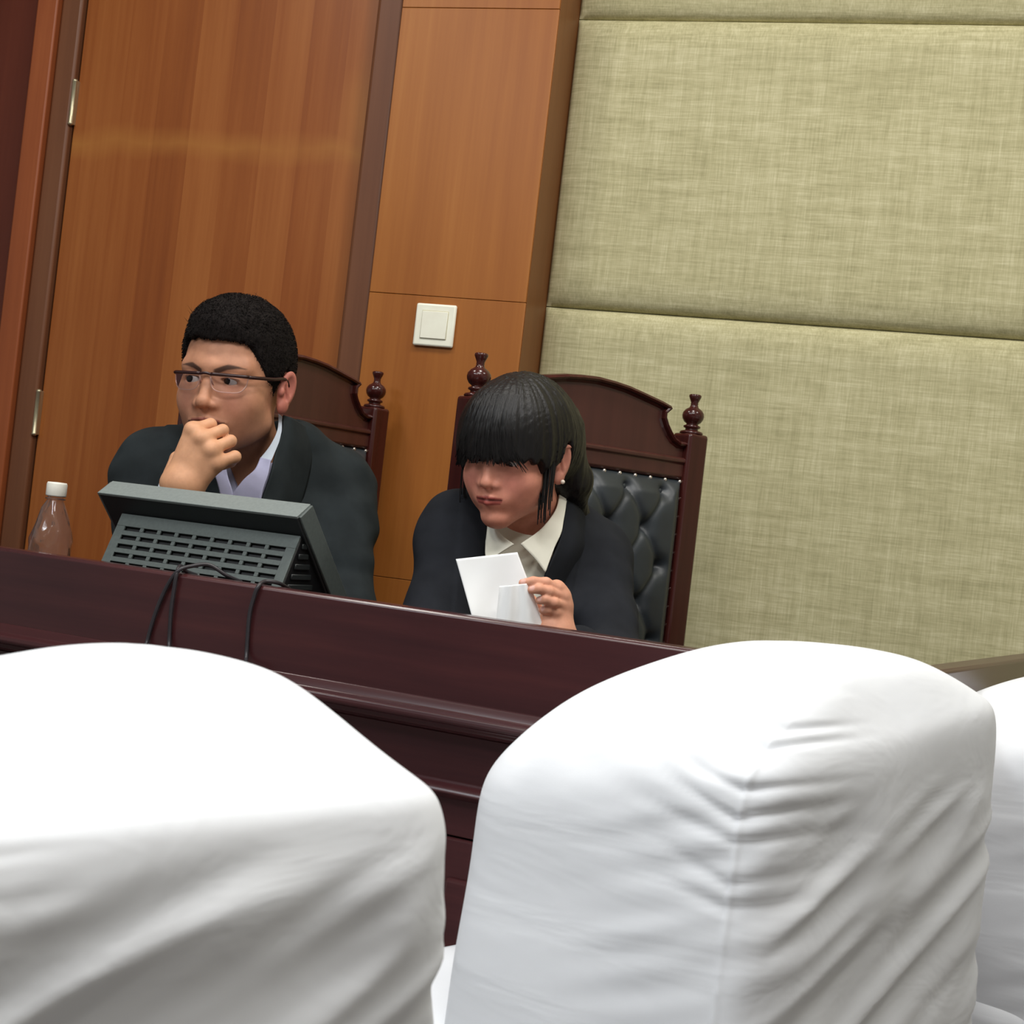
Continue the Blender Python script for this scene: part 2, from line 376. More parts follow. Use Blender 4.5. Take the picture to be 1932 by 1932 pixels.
# moulding: stepped ogee projecting forward
run('upper_moulding', [(.02, .768), (-.002, .768), (-.006, .763), (-.010, .756), (-.020, .752), (-.022, .746), (-.020, .742), (-.012, .740), (-.010, .734), (-.004, .730), (.012, .727), (.02, .727)], X0, X1)
run('recessed_board', [(.014, .60), (.014, .7265), (.034, .7265), (.034, .60)], X0, X1)
run('lower_moulding', [(.02, .668), (.010, .668), (.002, .665), (-.004, .660), (-.006, .655), (.002, .650), (.010, .646), (.02, .645)], X0, X1)
run('plinth', [(-.01, 0), (-.01, .09), (0, .1), (.034, .1), (.034, 0)], X0, X1)
for i in range(5):
    a = X0+(X1-X0)*i/5; b = X0+(X1-X0)*(i+1)/5
    dpart('front_panel', (a+.001, b-.001, .010, .034, .102, .598))
    dpart('raised_field', (a+.06, b-.06, .002, .012, .17, .55), .006)
dpart('worktop', (X0, X1, .035, .60, .728, .756), .003)
dpart('end_panel', (X0, X0+.03, .035, .58, 0, .727))
# wing that returns towards the wall on the right
wx = onz(1800, 1262, .876); wy = onz(1932, 1243, .876)
wv = wy-wx; wv[2] = 0; wv /= np.linalg.norm(wv)
cA = np.array(MD @ Vector((X1, 0, 0)))
# where the wing's front line meets the bench's front line
_A = np.array([[wv[0], -E1[0]], [wv[1], -E1[1]]]); _k = np.linalg.solve(_A, (D0-wx)[:2])
wing_start = wx+wv*(_k[0]+.002); pass
MWG = MDI @ frame((wing_start[0], wing_start[1], 0), wv)
wing = empty('bench_wing', None, desk); wing.matrix_local = MWG
WL = 1.12
def wrun(name, prof): return bm_obj(name, prism_bm(prof, 0, WL, 'x'), M_DESK, wing, bevel=.0015)
wrun('front_board', [(0, .766), (0, .872), (.004, .876), (.034, .876), (.034, .766)])
wrun('upper_moulding', [(.02, .768), (-.002, .768), (-.010, .756), (-.022, .746), (-.012, .740), (-.004, .730), (.012, .727), (.02, .727)])
wrun('lower_board', [(.014, 0), (.014, .7265), (.034, .7265), (.034, 0)])

def dpl(x, y, t):   # point in desk coords for a photo point at depth t behind the bench front
    P = onplane(x, y, D0+E2*t, E2); return np.array([(P-D0)@E1, t, P[2]])
# ------------------------------------------------------------------ monitor on the bench
T0 = -.02
mon = empty('monitor', MD @ Matrix.Translation((-.35, .25, .756)))
tag(mon, 'tilted dark grey monitor seen from its slotted back', 'monitor')
MO = np.array([-.35, .25, .756])
a1 = dpl(190, 927, .12+T0); b1 = dpl(567, 980, .12+T0); a2 = dpl(207, 906, .15+T0); b2 = dpl(579, 955, .15+T0)
xl, xr = (a1[0]+a2[0])/2, (b1[0]+b2[0])/2; zt1 = (a1[2]+b1[2])/2; zt2 = (a2[2]+b2[2])/2
def monrun(name, prof, x0, x1, mat, bevel=.002, parent=mon):
    bm = prism_bm([(p[0]-MO[1], p[1]-MO[2]) for p in prof], x0-MO[0], x1-MO[0], 'x'); return bm_obj(name, bm, mat, parent, bevel=bevel)
t1, t2 = .12+T0, .15+T0
dt, dz = .145, -.155
slab = monrun('screen_housing', [(t1, zt1), (t2, zt2), (t2+dt, zt2+dz), (t1+dt, zt1+dz)], xl, xr, M_MOND, .003)
monrun('top_edge', [(t1-.0015, zt1+.0005), (t2, zt2+.0018), (t2+.001, zt2-.002), (t1+.002, zt1-.003)], xl, xr, M_MONL, .001)
for xx, nm in ((xr, 'side_bezel'), (xl-.004, 'side_bezel')):
    monrun(nm, [(t1+.003, zt1), (t2, zt2), (t2+dt, zt2+dz), (t1+dt+.003, zt1+dz)], xx, xx+.004, M_MON, .001)
scr = monrun('screen_panel', [(t2+.006, zt2-.008), (t2+.008, zt2-.006), (t2+dt-.006, zt2+dz+.008), (t2+dt-.008, zt2+dz+.006)], xl+.012, xr-.012, M_BLACK, .0005)
# slotted rear housing
gt, gb = .122, .072
g1 = dpl(225, 968, gt); g2 = dpl(560, 1010, gt); g3 = dpl(183, 1050, gb); g4 = dpl(525, 1100, gb)
zt = (g1[2]+g2[2])/2; zb_ = (g3[2]+g4[2])/2; sl = (gt-gb)/(zt-zb_)
zbot = .775; tb = gt-(zt-zbot)*sl; tb = max(tb, .042)
gx0, gx1 = (g1[0]+g3[0])/2, (g2[0]+g4[0])/2
ux = np.array([1., 0, 0]); dn = np.array([0, tb-gt, zbot-zt]); Lg = np.linalg.norm(dn); dn /= Lg; nn = np.cross(ux, dn)   # out of the plate
if nn[1] > 0: nn = -nn
def gp(u, v, o=0): return Vector((g1[0]*0+gx0+u-MO[0], gt+dn[1]*v+nn[1]*o-MO[1], zt+dn[2]*v+nn[2]*o-MO[2]))
gb_bm = bmesh.new()
def gbox(u0, u1, v0, v1, o0, o1):
    vs = [gb_bm.verts.new(gp(u, v, o)) for u in (u0, u1) for v in (v0, v1) for o in (o0, o1)]
    for f in ((0, 1, 3, 2), (4, 6, 7, 5), (0, 4, 5, 1), (2, 3, 7, 6), (0, 2, 6, 4), (1, 5, 7, 3)): gb_bm.faces.new([vs[i] for i in f])
GW = gx1-gx0; nc = 9; m0 = .016; cw = (GW-2*m0)/nc; top = .020; rh = .0145
rows = int((Lg-top-.01)/rh)
gbox(0, GW, 0, top, -.003, 0); gbox(0, m0, top, Lg, -.003, 0); gbox(GW-m0, GW, top, Lg, -.003, 0)
for r in range(rows):
    v = top+r*rh; gbox(m0, GW-m0, v+.0068, v+rh, -.003, 0)
    for c in range(1, nc): gbox(m0+c*cw-.0032, m0+c*cw+.0032, v, v+.0068, -.003, 0)
gbox(m0, GW-m0, top+rows*rh, Lg, -.003, 0)
bm_obj('vent_grille', gb_bm, M_MON, mon, bevel=.0004, seg=1)
hb = prism_bm([(gt-MO[1]+.006, zt-MO[2]), (tb+.006-MO[1], zbot-MO[2]), (tb+.006-MO[1], .0005), (.27-MO[1], .0005), (.22-MO[1], .86-MO[2]), (gt+.01-MO[1], zt-MO[2]+.002)], gx0-MO[0]+.001, gx1-MO[0]-.001, 'x')
bm_obj('rear_housing', hb, M_BLACK, mon, bevel=.002)
for k in range(10):   # side vents to the right of the grille
    zz = .93-.0145*k-MO[2]; y0 = gt+.006-.0063*k-MO[1]
    bxo('side_vent_slat', (gx1-MO[0]-.0005, gx1-MO[0]+.0025, y0, y0+.012+.0125*k, zz-.004, zz+.004), M_MOND, mon, .001, 1)

# cables draped over the front of the bench
def cable(pts, label):
    P = [dpl(x, y, t) for x, y, t in pts]
    q = catmull(P, 8); bm = tube_bm(q, .0028, 8); o = bm_obj('cable', bm, M_CABLE, None, smooth=True); o.matrix_world = MD
    return tag(o, label, 'cable', 'cables hanging over the bench front')
cable([(455, 1098, .07), (428, 1086, .045), (395, 1066, .03), (362, 1068, .012), (335, 1078, -.004), (312, 1112, -.005), (292, 1160, -.005), (277, 1212, -.006), (272, 1230, -.0265), (268, 1256, -.0275), (264, 1300, -.016), (256, 1430, -.006)], 'black cable looping over the bench front, the most slanted on the left')
cable([(370, 1085, .07), (352, 1078, .03), (341, 1068, .012), (334, 1080, -.004), (327, 1120, -.005), (322, 1160, -.005), (319, 1216, -.006), (318, 1236, -.0265), (317, 1262, -.0275), (315, 1306, -.016), (311, 1420, -.006)], 'black cable hanging straight down the bench between the other two')
cable([(545, 1110, .07), (525, 1100, .03), (500, 1097, .012), (487, 1107, -.004), (478, 1130, -.005), (470, 1165, -.005), (465, 1235, -.006), (463, 1256, -.0265), (461, 1284, -.0275), (458, 1330, -.016), (452, 1440, -.006)], 'black cable hanging below the right end of the monitor')

# ------------------------------------------------------------------ water bottle
bc = dpl(98, 1000, .24); bt = dpl(98, 909, .24)[2]; H = bt-.756
bot = empty('water_bottle', MD @ Matrix.Translation((bc[0], .24, .756))); tag(bot, 'clear plastic water bottle with a white cap on the bench', 'bottle')
k = H/.222
prof = [(.0, .004), (.020, .0), (.030, .003), (.0335, .01), (.0335, .05), (.0315, .055), (.0335, .06), (.0335, .085), (.0315, .09), (.0335, .096), (.0338, .12), (.0335, .128), (.0295, .146), (.0245, .163), (.0185, .18), (.0135, .192), (.0125, .198), (.0125, .214)]
prof = [(r*k, z*k) for r, z in prof]
inn = [(max(r-.0009, 0), z) for r, z in prof[1:]][::-1]
bbm = lathe_bm(prof+[(inn[0][0], prof[-1][1])]+inn+[(0, .006)], (0, 0, 0), 48)
for v in bbm.verts:
    if .01 < v.co.z < .185*k:
        a = math.atan2(v.co.y, v.co.x); d = .0016*math.sin(5*a+v.co.z*70)+.0008*math.sin(9*a-v.co.z*95)+.0006*math.sin(v.co.z*260)
        v.co.x += d*math.cos(a); v.co.y += d*math.sin(a)
bm_obj('bottle_body', bbm, M_PET, bot, smooth=True)
cz = .199*k
cp = lathe_bm([(.0155, cz), (.0163, cz+.002), (.0163, .214*k+.005), (.0150, H), (.0, H+.0005)], (0, 0, 0), 40)
for v in cp.verts:
    r = math.hypot(v.co.x, v.co.y)
    if r > .0158:
        a = math.atan2(v.co.y, v.co.x); v.co.x += .0003*math.cos(20*a)*math.cos(a); v.co.y += .0003*math.cos(20*a)*math.sin(a)
bm_obj('bottle_cap', cp, M_CAPP, bot, smooth=True)
bm_obj('neck_ring', lathe_bm([(.0125, cz-.005), (.0160, cz-.005), (.0160, cz-.0025), (.0125, cz-.0025)], (0, 0, 0), 32), M_PET, bot, smooth=True)

# ------------------------------------------------------------------ carved armchairs behind the bench
def crest_top(s):
    a = abs(s)
    P = [(0, 1.262), (.036, 1.260), (.07, 1.2565), (.10, 1.251), (.151, 1.241), (.172, 1.2355), (.176, 1.231), (.170, 1.226), (.165, 1.2215), (.165, 1.214), (.172, 1.202), (.182, 1.190), (.192, 1.181), (.205, 1.1755), (.2215, 1.176)]
    return P
def make_throne(Mx, label, group):
    t = empty('carved_armchair', Mx); tag(t, label, 'chair', group)
    half = .2425; pw = .0235; zt = 1.1935
    for s in (-1, 1):
        bm = bmesh.new(); box(bm, s*half-pw, s*half+pw, -pw, pw, 0, zt)
        p = bm_obj('back_post', bm, M_CHAIRW, t, bevel=.006, seg=3)
        fp = [(.0205, 0), (.0215, .002), (.020, .005), (.012, .007), (.0115, .010), (.0155, .012), (.0155, .015), (.011, .017), (.0105, .0185), (.0155, .022), (.0190, .028), (.0200, .0335), (.0190, .039), (.0150, .0445), (.0085, .0485), (.0065, .053), (.0070, .055), (.0065, .057), (.0085, .062), (.0112, .068), (.0112, .071), (.009, .0725), (0, .073)]
        bm_obj('finial', lathe_bm(fp, (s*half, 0, zt-.0005), 32), M_CHAIRW, p, smooth=True)
        bm_obj('front_leg', lathe_bm([(.018, 0), (.024, .03), (.016, .05), (.024, .16), (.026, .30), (.02, .36), (.028, .38), (.028, .43)], (s*(half+.01), -.50, 0), 24), M_CHAIRW, t, smooth=True)
        q = catmull([(s*(half+.005), -.02, .66), (s*(half+.012), -.2, .672), (s*(half+.02), -.42, .662), (s*(half+.025), -.53, .64), (s*(half+.025), -.555, .615)], 6)
        bm_obj('armrest', tube_bm(q, [.02]*len(q), 12), M_CHAIRW, t, smooth=True)
        bm_obj('arm_support', lathe_bm([(.02, .43), (.014, .46), (.022, .53), (.014, .6), (.018, .645)], (s*(half+.02), -.45, 0), 20), M_CHAIRW, t, smooth=True)
    R = crest_top(0); outl = [(-s, z) for s, z in R[::-1]][:-1]+R
    inner = half-pw+.002
    outl = [(max(-inner, min(inner, s)), z) for s, z in outl]
    poly = outl+[(inner, 1.142), (-inner, 1.142)]
    c = bm_obj('crest_board', prism_bm(poly[::-1], -.008, .014, 'y'), M_CREST, t, bevel=.001)
    # moulded lip along the crest outline
    strip = bmesh.new(); n = len(outl)
    def ins(i, d):
        a = np.array(outl[max(i-1, 0)]); b = np.array(outl[min(i+1, n-1)]); tt = (b-a)/(np.linalg.norm(b-a)+1e-9); return np.array(outl[i])+d*np.array([tt[1], -tt[0]])
    prs = [(-.0005, .016), (-.0015, -.006), (.000, -.016), (.004, -.019), (.007, -.017), (.0085, -.010), (.0125, -.008), (.0125, .010)]
    rings = []
    for i in range(n):
        rings.append([strip.verts.new((ins(i, d)[0], y, ins(i, d)[1])) for d, y in prs])
    m = len(prs)
    for a, b in zip(rings, rings[1:]):
        for q in range(m): strip.faces.new((a[q], a[(q+1) % m], b[(q+1) % m], b[q]))
    bm_obj('crest_moulding', strip, M_CHAIRW, c, smooth=False)
    rail = prism_bm([(-.010, 1.108), (-.014, 1.113), (-.014, 1.136), (-.018, 1.139), (-.018, 1.145), (-.012, 1.148), (.014, 1.148), (.014, 1.108)], -inner, inner, 'x')
    bm_obj('top_rail', rail, M_CREST, t, bevel=.0015)
    bxo('bottom_rail', (-inner, inner, -.012, .014, .50, .56), M_CHAIRW, t, .003)
    # tufted leather
    x0, x1, z0, z1 = -inner, inner, .56, 1.1085
    nx, nz = 130, 160; X = np.linspace(x0, x1, nx); Z = np.linspace(z0, z1, nz); XX, ZZ = np.meshgrid(X, Z, indexing='ij')
    btn = []
    for r in range(8):
        z = 1.083-.066*r
        for s in ([-.172, -.086, 0, .086, .172] if r % 2 == 0 else [-.129, -.043, .043, .129]):
            btn.append((s, z))
    ed = np.minimum(np.minimum(XX-x0, x1-XX), np.minimum(ZZ-z0, z1-ZZ)); dep = .016*np.sqrt(np.clip(1-(1-np.clip(ed/.03, 0, 1))**2, 0, 1))+.016*np.sqrt(np.clip(1-(1-np.clip((z1-ZZ)/.075, 0, 1))**2, 0, 1))*np.clip(ed/.03, 0, 1)
    D = np.full(XX.shape, 9.)
    for s, z in btn: D = np.minimum(D, np.hypot(XX-s, ZZ-z))
    dep -= .015*np.exp(-(D/.013)**1.6)*np.clip(ed/.01, 0, 1)
    # diagonal creases between neighbouring buttons
    cr = np.full(XX.shape, 9.)
    for i, (s, z) in enumerate(btn):
        for (s2, z2) in btn[i+1:]:
            if .03 < abs(s-s2) < .05 and .05 < abs(z-z2) < .08:
                vx, vz = s2-s, z2-z; h = np.clip(((XX-s)*vx+(ZZ-z)*vz)/(vx*vx+vz*vz), 0, 1); cr = np.minimum(cr, np.hypot(XX-s-h*vx, ZZ-z-h*vz))
    dep -= .006*np.exp(-(cr/.006)**1.3)*np.clip(ed/.02, 0, 1)
    Y = -.004-dep
    vs = np.stack([XX, Y, ZZ], -1).reshape(-1, 3); idx = np.arange(nx*nz).reshape(nx, nz)
    fs = np.stack([idx[:-1, :-1], idx[1:, :-1], idx[1:, 1:], idx[:-1, 1:]], -1).reshape(-1, 4)
    lp = mesh_obj('leather_panel', vs, fs, M_LEATHER, t, smooth=True)
    bxo('back_board', (x0, x1, -.004, .012, z0, z1), M_CHAIRW, t, .001)
    bb = lathe_bm([(.0062, 0), (.0058, .0022), (.0038, .004), (0, .0046)], (0, 0, 0), 14); bmesh.ops.rotate(bb, verts=bb.verts[:], matrix=Matrix.Rotation(math.pi/2, 3, 'X'))
    bme = bpy.data.meshes.new('button'); bmesh.ops.recalc_face_normals(bb, faces=bb.faces[:]); bb.to_mesh(bme); bb.free(); bme.materials.append(M_LEATHER); bme.polygons.foreach_set('use_smooth', [True]*len(bme.polygons))
    for s, z in btn:
        o = bpy.data.objects.new('button', bme); link(o, lp); o.location = (s, -.0092, z)
    nb = lathe_bm([(.0036, -.001), (.0036, .0005), (.0028, .0022), (0, .003)], (0, 0, 0), 12); bmesh.ops.rotate(nb, verts=nb.verts[:], matrix=Matrix.Rotation(math.pi/2, 3, 'X'))
    nme = bpy.data.meshes.new('nail'); bmesh.ops.recalc_face_normals(nb, faces=nb.faces[:]); nb.to_mesh(nme); nb.free(); nme.materials.append(M_NAIL); nme.polygons.foreach_set('use_smooth', [True]*len(nme.polygons))
    nails = [(s, 1.1045) for s in np.arange(-.216, .2161, .036)]+[(s*.2155, z) for s in (-1, 1) for z in np.arange(1.074, .58, -.0325)]
    for s, z in nails:
        o = bpy.data.objects.new('nail', nme); link(o, lp); o.location = (s, -.0125, z)
    bxo('seat_frame', (-half-.01, half+.01, -.52, .0, .39, .43), M_CHAIRW, t, .004)
    sc = bxo('seat_cushion', (-half+.01, half-.01, -.51, -.03, .432, .49), M_LEATHER, t, .025, 4)
    return t
La = at(893, 775, 2.58); Ra = at(1307, 815, 2.88); va = (Ra-La); ma = (La+Ra)/2
throne_w = make_throne(frame((ma[0], ma[1], 0), va), 'carved mahogany armchair with tufted leather back, behind the woman', 'carved armchairs behind the bench')
Lb = at(388, 775, 2.78); Rb = at(695, 755, 3.15); vb = Rb-Lb; mb = (Lb+Rb)/2
throne_m = copy_tree(throne_w); throne_m.matrix_world = frame((mb[0], mb[1], 0), vb)
throne_m['label'] = 'carved mahogany armchair mostly hidden behind the man in glasses'

# ------------------------------------------------------------------ white covered chairs in front
def vnoise(P, seed=0):
    P = np.asarray(P, float); i = np.floor(P).astype(np.int64); f = P-i; f = f*f*(3-2*f); out = 0
    for dx in (0, 1):
        for dy in (0, 1):
            for dz in (0, 1):
                h = (i[..., 0]+dx)*73856093 ^ (i[..., 1]+dy)*19349663 ^ (i[..., 2]+dz)*83492791 ^ (seed*2654435)
                h = (h ^ (h >> 13))*1274126177; h = ((h ^ (h >> 16)) & 0xffff)/65535.
                out = out+h*np.where(dx, f[..., 0], 1-f[..., 0])*np.where(dy, f[..., 1], 1-f[..., 1])*np.where(dz, f[..., 2], 1-f[..., 2])
    return out
GA = math.radians(50); G1 = np.array([math.cos(GA), math.sin(GA), 0]); G2 = np.array([-G1[1], G1[0], 0])
def smooth01(x): x = np.clip(x, 0, 1); return x*x*(3-2*x)
def make_cover(corner, seed, label, q, group='white covered chairs in the front row'):
    # local frame: x along the back (0 near end .. width far end), y forward of the chair (0 back .. depth)
    width, depth, apex, z00, z10, z01, z11, pw, cx, cy, e2 = q
    Mx = frame((corner[0], corner[1], 0), G1)
    t = empty('covered_chair', Mx); tag(t, label, 'chair', group)
    nt, nr1, nr2 = 160, 14, 40
    th = np.linspace(0, 2*np.pi, nt, endpoint=False); c, s = np.cos(th), np.sin(th)
    se = lambda e: (np.sign(c)*np.abs(c)**(2/e), np.sign(s)*np.abs(s)**(2/e))
    (ux, uy), (vx, vy) = se(7.5), se(e2)
    U = (ux+1)/2; V = (uy+1)/2
    zs = (z00*(1-U)+z10*U)*(1-smooth01(V))+(z01*(1-U)+z11*U)*smooth01(V)
    rows = []
    for k in range(nr1):
        f = k/(nr1-1); fl = 1+.03*(1-f)**1.5; rows.append(np.stack([ux*fl, uy*fl, .46+(zs-.46)*f], -1))
    for k in range(1, nr2+1):
        tau = k/nr2; r = 1-tau; h = 1-r**pw; w = smooth01(tau*1.5)
        rows.append(np.stack([(ux*(1-w)+vx*w)*r+cx*w, (uy*(1-w)+vy*w)*r+cy*w, zs+(apex-zs)*h], -1))
    G = np.array(rows); G[..., 0] = (G[..., 0]+1)/2*width; G[..., 1] = (G[..., 1]+1)/2*depth
    def relax(G, n):
        for it in range(n):
            S = G.copy(); S[1:-1] = (G[:-2]+G[2:]+np.roll(G, 1, 1)[1:-1]+np.roll(G, -1, 1)[1:-1])/4; G[1:-1] = G[1:-1]*.4+S[1:-1]*.6
        return G
    G = relax(G, 5)
    # finer grid
    m1 = (G.shape[0]-1)*5+1; ii = np.linspace(0, G.shape[0]-1, m1); i0 = np.minimum(ii.astype(int), G.shape[0]-2); f = (ii-i0)[:, None, None]; G = G[i0]*(1-f)+G[i0+1]*f
    nt = 480; jj = np.linspace(0, 160, nt, endpoint=False); j0 = jj.astype(int); f = (jj-j0)[None, :, None]; G = G[:, j0]*(1-f)+G[:, (j0+1) % 160]*f
    G = relax(G, 14)
    # folds
    ax = np.roll(G, -1, 1)-np.roll(G, 1, 1); az = np.gradient(G, axis=0); nn = np.cross(ax, az); nn /= np.linalg.norm(nn, axis=-1, keepdims=True)+1e-9
    x, y, z = G[..., 0], G[..., 1], G[..., 2]
    back = smooth01((.06-y)/.05)
    near = smooth01((.07-x)/.05)*smooth01((y-.0)/.03)
    ca, sa = math.cos(math.radians(24)), math.sin(math.radians(24))
    a_ = x*ca+(z)*sa; b_ = -x*sa+z*ca
    n1 = vnoise(np.stack([a_*5+seed, b_*26, y*4], -1), seed); n1b = vnoise(np.stack([a_*9+seed, b_*60, y*4], -1), seed+3)
    fold = (np.sqrt((n1-.5)**2+.0016)*-2+.5)*(.010 if seed == 3 else .019)+(n1b-.5)*.004
    low = smooth01((.80-z)/.05)
    d = back*fold*low
    n2 = vnoise(np.stack([y*7, z*55+seed+y*20, x*3], -1), seed+7)
    d = d+near*(n2-.5)*.006*smooth01((.84-z)/.05)*smooth01(1-(y-.03)/.22)
    topm = smooth01((z-.74)/.05)
    n3 = vnoise(np.stack([x*9, y*26+x*12, z*6], -1), seed+11)
    d = d+topm*near*(n3-.5)*.010
    for kk in range(8):
        zc = .875-.027*kk+.006*math.sin(kk*2.3+seed); yy = np.abs(y-.038)
        d = d-(.0062-.0004*kk)*np.exp(-((z-(zc+.22*yy*(1 if kk % 2 else 1.6)))/(.0042+.02*yy))**2)*np.exp(-yy/(.060+.02*math.sin(kk*1.7)))*smooth01((.22-x)/.2)
    d = d+(vnoise(G*9+seed, seed+5)-.5)*.006
    # stitched seam with gathers on the near side
    sm = np.exp(-((y-.035)/.0035)**2)*near; d = d+sm*(.0012+.0010*(vnoise(np.stack([z*210, z*0, z*0], -1), seed)-.5))
    G = G+nn*d[..., None]
    nr = G.shape[0]; vs = G.reshape(-1, 3)
    idx = np.arange(nr*nt).reshape(nr, nt); nx = np.roll(idx, -1, 1)
    fs = np.stack([idx[:-1], nx[:-1], nx[1:], idx[1:]], -1).reshape(-1, 4)
    mesh_obj('back_cover', vs, fs, M_CLOTH, t, smooth=True)
    # seat and skirt
    sk = bmesh.new(); pts = []
    P = []; nn_ = 160
    for i in range(nn_):
        a = 2*math.pi*i/nn_; cx = math.copysign(abs(math.cos(a))**.35, math.cos(a)); sy = math.copysign(abs(math.sin(a))**.35, math.sin(a))
        P.append((width/2+cx*width*.53, .29+sy*.30, a))
    rr = []
    for z, fl in ((.0, 1.06), (.1, 1.05), (.25, 1.03), (.40, 1.01), (.455, 1.0), (.475, .97), (.482, .9), (.482, .4)):
        rr.append([sk.verts.new((width/2+(p[0]-width/2)*fl+(1-z/.45)*.008*math.sin(p[2]*14)*(z < .45), .29+(p[1]-.29)*fl+(1-z/.45)*.008*math.cos(p[2]*14)*(z < .45), z+.002)) for p in P])
    for a, b in zip(rr, rr[1:]):
        for i in range(nn_): sk.faces.new((a[i], a[(i+1) % nn_], b[(i+1) % nn_], b[i]))
    sk.faces.new(rr[-1]); bm_obj('seat_skirt', sk, M_CLOTH, t, smooth=True)
    return t
CR = at(1436, 1700, 1.35)
cover_r = make_cover(CR, 3, 'white cloth covered chair in the middle, with gathered folds at its corner', (.515, .361, .908, .795, .86, .735, .827, 2.94, .14, -.219, 3.14))
CL = at(897, 1700, 1.10); cl0 = CL-G1*.492
cover_l = make_cover(cl0, 9, 'largest white cloth covered chair, in front of the monitor', (.492, .378, .883, .795, .803, .781, .715, 2.04, .391, .07, 2.255))
C3 = CR+G1*.60+np.array([.158, .03, 0])
cover_3 = make_cover(C3, 21, 'white cloth covered chair cut off by the picture edge beyond the middle chair', (.5, .37, .888, .80, .82, .76, .80, 2.6, .1, 0, 3.))

# ------------------------------------------------------------------ signed distance modelling for the people
def dot(a, b): return (a*b).sum(-1)
def rc(p, a, b, r1, r2):
    a = np.asarray(a, np.float32); b = np.asarray(b, np.float32); ba = b-a; pa = p-a
    h = np.clip(pa@ba/float(ba@ba), 0, 1)[:, None]; return np.sqrt((((pa-h*ba))**2).sum(-1))-(r1+(r2-r1)*h[:, 0])
def sph(p, c, r): return np.sqrt(((p-np.asarray(c, np.float32))**2).sum(-1))-r
def ell(p, c, r, R=None):
    q = p-np.asarray(c, np.float32)
    if R is not None: q = q@R
    r = np.asarray(r, np.float32); k0 = np.sqrt(((q/r)**2).sum(-1)); k1 = np.sqrt(((q/(r*r))**2).sum(-1))+1e-6
    return k0*(k0-1)/k1
def smin(a, b, k):
    h = np.clip(k-np.abs(a-b), 0, None)/k; return np.minimum(a, b)-h*h*k*.25
def smax(a, b, k): return -smin(-a, -b, k)
def Rx(a): c, s = math.cos(a), math.sin(a); return np.array([[1, 0, 0], [0, c, -s], [0, s, c]], np.float32)
def Ry(a): c, s = math.cos(a), math.sin(a); return np.array([[c, 0, s], [0, 1, 0], [-s, 0, c]], np.float32)
def Rz(a): c, s = math.cos(a), math.sin(a); return np.array([[c, -s, 0], [s, c, 0], [0, 0, 1]], np.float32)

def vdb_mesh(groups, lo, hi, vox, k=.01, post=None):
    """groups: list of (fn, k); smooth union of all. Only 8-cubed blocks near the surface are evaluated."""
    lo = np.asarray(lo, float); hi = np.asarray(hi, float); B = 8*vox; n = np.ceil((hi-lo)/B).astype(int)
    ii = np.stack(np.meshgrid(*[np.arange(v) for v in n], indexing='ij'), -1).reshape(-1, 3)
    ctr = (lo+(ii+.5)*B-vox*.5).astype(np.float32)
    half = B*.87
    gd = [fn(ctr) for fn, kk in groups]
    tot = gd[0]
    for d, (fn, kk) in zip(gd[1:], groups[1:]): tot = smin(tot, d, kk)
    if post is not None: tot = post(ctr, tot)
    near = np.abs(tot) < half*1.5+.004
    g = openvdb.FloatGrid(3*vox); 
    for b in ii[(~near) & (tot < 0)]:
        m = [int(v)*8 for v in b]; g.fill(tuple(m), tuple(v+7 for v in m), -3*vox, True)
    sel = np.where(near)[0]
    off = np.stack(np.meshgrid(*[np.arange(8)]*3, indexing='ij'), -1).reshape(-1, 3)*vox
    CH = 1500
    for s in range(0, len(sel), CH):
        ss = sel[s:s+CH]; P = ((lo+ii[ss]*B)[:, None, :]+off[None]).astype(np.float32)
        out = np.full((len(ss), 512), 1., np.float32)
        for gi, (fn, kk) in enumerate(groups):
            act = gd[gi][ss] < half*1.5+kk+.012
            if not act.any(): continue
            d = fn(P[act].reshape(-1, 3)).reshape(-1, 512)
            out[act] = smin(out[act], d, kk) if gi else np.minimum(out[act], d)
        if post is not None: out = post(P.reshape(-1, 3), out.reshape(-1)).reshape(-1, 512)
        out = np.clip(out, -3*vox, 3*vox).astype(np.float64)
        for j, bi in enumerate(ss):
            g.copyFromArray(out[j].reshape(8, 8, 8), ijk=tuple(int(v)*8 for v in ii[bi]))
    pts, quads = g.convertToQuads(0.0)
    return pts*vox+lo, quads[:, ::-1]
